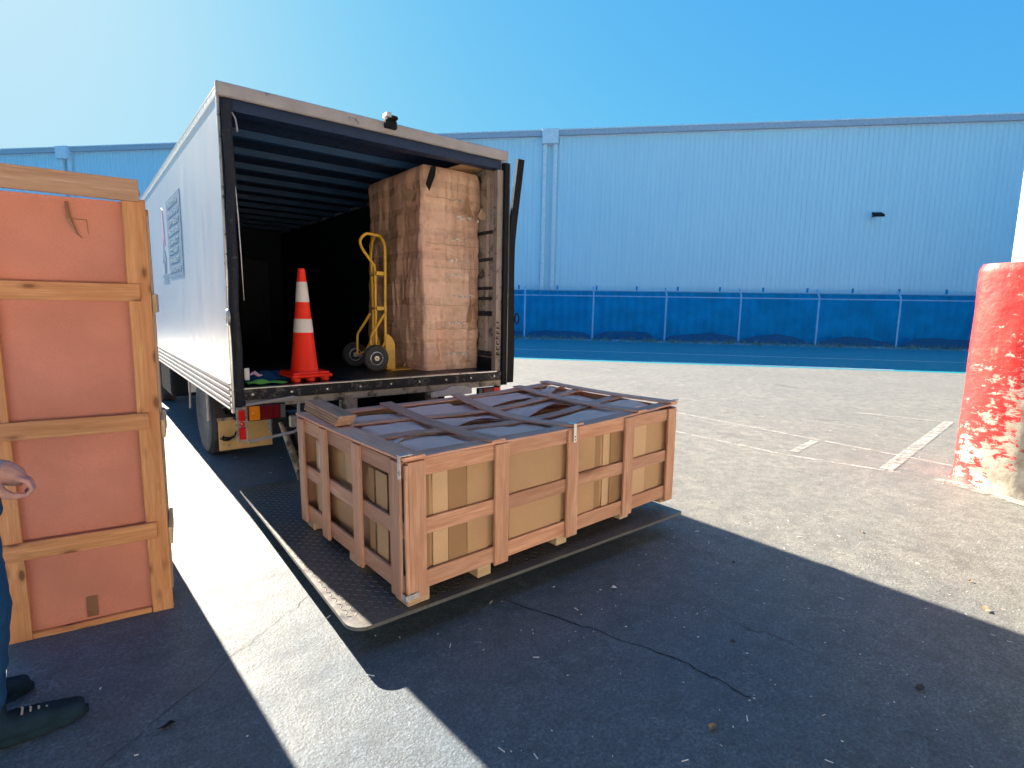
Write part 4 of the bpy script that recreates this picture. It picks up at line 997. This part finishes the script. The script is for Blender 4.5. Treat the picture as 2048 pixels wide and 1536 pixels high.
# ------------------------------------------------------------------ litter
random.seed(31)
def litter(nm, x, y, s, mat, lab, cat):
    n = 6; pts = []
    for k in range(n):
        a = k * 2 * math.pi / n; rr = s * random.uniform(.6, 1); pts.append((rr * math.cos(a), rr * math.sin(a) * .6, .006 + random.uniform(0, s * .35)))
    mb = MB(); c = (0, 0, s * .3); mb.add(pts + [c], [(i, (i + 1) % n, n) for i in range(n)]); o = obj(nm, mb, mat, None); o.location = (x, y, 0); tag(o, lab, cat); return o
litter('paper_scrap', 1.478, -2.354, .035, 'paper_wht', 'crumpled white paper scrap on the dark ground near the crate', 'paper scrap')
litter('dark_debris', -.685, -2.033, .035, 'black', 'small crushed black debris on the ground in front of the tall crates', 'debris')
litter('dry_leaf', .97, -3.30, .03, 'card_dk', 'dry brown leaf on the ground at the bottom of the picture', 'leaf')
litter('dark_leaf', 1.885, -3.721, .035, 'tyre', 'dark curled leaf on the shaded ground at the lower right', 'leaf')
litter('pale_leaf', 2.95, -3.74, .035, 'card_lt', 'pale curled leaf on the shaded ground near the sunlit edge', 'leaf')
mb = MB()
for i in range(750):
    x = random.uniform(-2, 9); y = random.uniform(-4.6, 2.5)
    if random.random() < .3: x, y = random.uniform(.2, 4), random.uniform(-4.5, -2)
    s = random.uniform(.0012, .0038) * (1 + max(0, y + 4) * .12); l = s * random.choice((1, 1, 1.3, 1.6, 4)); a = random.uniform(0, 3.14)
    m = Matrix.Translation((x, y, .0005)) @ Matrix.Rotation(a, 4, 'Z'); mb.box(-l, l, -s * .5, s * .5, 0, s * .5, m)
tag(obj('gravel_chips', mb, 'paper_wht', None), 'tiny pale chips and straw scattered over the ground', 'chips', kind='stuff')

for (x, y, s_, lab) in ((2.35, -2.6, .02, 'tiny dark leaf near the sunlit boundary on the shaded ground'), (1.55, -3.05, .022, 'small dark leaf in the middle of the shaded ground'), (3.6, -2.9, .02, 'small brown leaf on the sunlit concrete right of the crate'), (3.3, -3.6, .018, 'reddish leaf fragment on the sunlit concrete near the bottom right')):
    litter('dry_leaf', x, y, s_, 'card_dk' if x > 3 else 'tyre', lab, 'leaf')
# ------------------------------------------------------------------ person at the left edge
def capsule_chain(mb, pts, rs, n=14):
    pts = [Vector(p) for p in pts]; P_ = []; Rr = []
    d0 = (pts[1] - pts[0]).normalized(); d1 = (pts[-1] - pts[-2]).normalized()
    for k in (1.0, .8, .45): P_.append(pts[0] - d0 * rs[0] * k); Rr.append(rs[0] * math.sqrt(max(.01, 1 - k * k)))
    for i in range(len(pts)): P_.append(pts[i]); Rr.append(rs[i])
    for k in (.45, .8, 1.0): P_.append(pts[-1] + d1 * rs[-1] * k); Rr.append(rs[-1] * math.sqrt(max(.01, 1 - k * k)))
    mb.tube(P_, Rr, n)
def remeshed(name, mb, mat, parent, vox, smooth_it=4, disp=None):
    me = mb.mesh(name + '_tmp'); o = bpy.data.objects.new(name, me); COL.objects.link(o)
    m = o.modifiers.new('r', 'REMESH'); m.mode = 'VOXEL'; m.voxel_size = vox
    s = o.modifiers.new('s', 'SMOOTH'); s.iterations = smooth_it; s.factor = .5
    dg = bpy.context.evaluated_depsgraph_get(); me2 = bpy.data.meshes.new_from_object(o.evaluated_get(dg))
    o.modifiers.clear(); o.data = me2; me2.name = name; me2.materials.clear(); me2.materials.append(M[mat])
    if disp:
        for v in me2.vertices: v.co += v.normal * disp(v.co)
    me2.polygons.foreach_set('use_smooth', [True] * len(me2.polygons)); o.parent = parent
    bpy.data.meshes.remove(me); return o
pr = thing('person', 'person in blue jeans, pale blue sleeve and dark shoes standing beside the nearest tall crate', 'person', (-1.165, -1.70, 0))
def L(x, y, z): return Vector((x + 1.20, y + 1.70, z))
def LH(x, y, z): return L(x - .034, y, z + .012)
# body (skin): head, neck, arms, hands, lower torso core
mb = MB()
capsule_chain(mb, [L(-1.33, -1.63, 1.30), L(-1.33, -1.63, 1.48), L(-1.31, -1.63, 1.56)], [.10, .062, .058])
capsule_chain(mb, [L(-1.29, -1.63, 1.62), L(-1.28, -1.63, 1.68), L(-1.30, -1.63, 1.72)], [.075, .095, .095])
capsule_chain(mb, [L(-1.215, -1.63, 1.645), L(-1.20, -1.63, 1.64)], [.02, .012])          # nose
for s in (-1, 1): capsule_chain(mb, [L(-1.30, -1.63 + s * .088, 1.665), L(-1.305, -1.63 + s * .096, 1.64)], [.016, .012])
# right arm (camera side) and hand
capsule_chain(mb, [LH(-1.20, -1.80, 1.10), LH(-1.115, -1.765, 1.005)], [.034, .028])
capsule_chain(mb, [LH(-1.118, -1.762, 1.010), LH(-1.088, -1.755, .992), LH(-1.058, -1.75, .970)], [.034, .041, .034], 12)   # back of the hand
capsule_chain(mb, [LH(-1.110, -1.745, .985), LH(-1.078, -1.735, .958), LH(-1.052, -1.73, .945)], [.026, .027, .022], 12)
for k, (dy, le, rr) in enumerate(((-.030, .0, .0092), (-.011, .004, .0096), (.009, .002, .0092), (.027, -.004, .0082))):
    k0 = LH(-1.048 + le, -1.752 + dy, .962); k1 = LH(-1.022 + le, -1.752 + dy, .948); k2 = LH(-1.012 + le, -1.754 + dy, .920); k3 = LH(-1.028 + le, -1.757 + dy, .900)
    capsule_chain(mb, [k0, k1, k2, k3], [rr * 1.15, rr * 1.08, rr, rr * .85], 10)
capsule_chain(mb, [LH(-1.112, -1.785, .960), LH(-1.092, -1.792, .925), LH(-1.068, -1.790, .906), LH(-1.046, -1.784, .902)], [.022, .018, .0145, .0115], 10)  # thumb
# left arm and hand
capsule_chain(mb, [L(-1.36, -1.42, 1.05), L(-1.33, -1.40, .93), L(-1.32, -1.40, .88)], [.032, .028, .034])
for k in range(4): capsule_chain(mb, [L(-1.345 + .018 * k, -1.40, .86), L(-1.34 + .018 * k, -1.40, .82), L(-1.335 + .018 * k, -1.41, .79 - .004 * (1.5 - abs(k - 1.5)))], [.0095, .009, .0075], 8)
capsule_chain(mb, [L(-1.30, -1.405, .89), L(-1.285, -1.42, .86), L(-1.285, -1.425, .835)], [.012, .011, .009], 8)
body = remeshed('body', mb, 'skin', pr, .0042, 3)
mb = MB(); capsule_chain(mb, [L(-1.325, -1.63, 1.70), L(-1.335, -1.63, 1.745), L(-1.29, -1.63, 1.765)], [.085, .085, .07]); remeshed('hair', mb, 'hair', pr, .012)
wr = lambda co: .006 * mnoise.noise(co * 16) + .004 * mnoise.noise(Vector((co.x * 10, co.y * 10, co.z * 34)))
mb = MB()
capsule_chain(mb, [L(-1.33, -1.63, .98), L(-1.33, -1.63, 1.15), L(-1.34, -1.63, 1.32)], [.135, .14, .145])
capsule_chain(mb, [L(-1.34, -1.78, 1.40), L(-1.34, -1.63, 1.43), L(-1.34, -1.48, 1.40)], [.07, .085, .07])
capsule_chain(mb, [L(-1.34, -1.80, 1.38), L(-1.33, -1.83, 1.22), L(-1.275, -1.83, 1.16), L(-1.21, -1.80, 1.085), L(-1.160, -1.772, 1.030)], [.065, .058, .058, .052, .044])
capsule_chain(mb, [L(-1.34, -1.45, 1.38), L(-1.36, -1.42, 1.18), L(-1.35, -1.41, 1.0)], [.065, .052, .044])
remeshed('shirt', mb, 'shirt', pr, .009, 4, wr)
mb = MB()
capsule_chain(mb, [L(-1.275, -1.72, .90), L(-1.222, -1.745, .50), L(-1.262, -1.75, .13)], [.125, .088, .080])
capsule_chain(mb, [L(-1.33, -1.54, .92), L(-1.35, -1.52, .50), L(-1.38, -1.50, .12)], [.12, .088, .075])
capsule_chain(mb, [L(-1.33, -1.70, .92), L(-1.33, -1.56, .92)], [.12, .12])
capsule_chain(mb, [L(-1.20, -1.76, .95), L(-1.175, -1.76, .88)], [.055, .05])
remeshed('jeans', mb, 'jeans', pr, .009, 4, wr)
for (fx, fy, ang) in ((-1.19, -1.765, 4), (-1.36, -1.50, 12)):
    m = Matrix.Translation(L(fx, fy, 0)) @ Matrix.Rotation(R(ang), 4, 'Z')
    mb = MB()
    for s in (-.012, .012): capsule_chain(mb, [m @ Vector((-.065, s, .065)), m @ Vector((.03, s, .062)), m @ Vector((.13, s * 1.6, .047)), m @ Vector((.205, s * 1.2, .040))], [.042, .044, .036, .028])
    capsule_chain(mb, [m @ Vector((-.045, 0, .07)), m @ Vector((-.03, 0, .125))], [.042, .045])
    sh = remeshed('shoe', mb, 'shoe', pr, .006, 3)
    mb = MB(); poly = []
    for k in range(28):
        a = 2 * math.pi * k / 28; x = .085 + .158 * math.cos(a); y = .046 * math.sin(a) * (1 + .12 * math.cos(a)); poly.append((m @ Vector((x, y, 0))).xy)
    mb.prism([tuple(p) for p in poly], .002, .030); obj('sole', mb, 'shoe', sh, bevel=.004)
    mb = MB()
    for k in range(4): mb.tube([m @ Vector((.05 + .022 * k, -.026, .098 - .008 * k)), m @ Vector((.054 + .022 * k, 0, .110 - .009 * k)), m @ Vector((.05 + .022 * k, .026, .098 - .008 * k))], .0035, 6)
    obj('lace', mb, 'trim', sh)
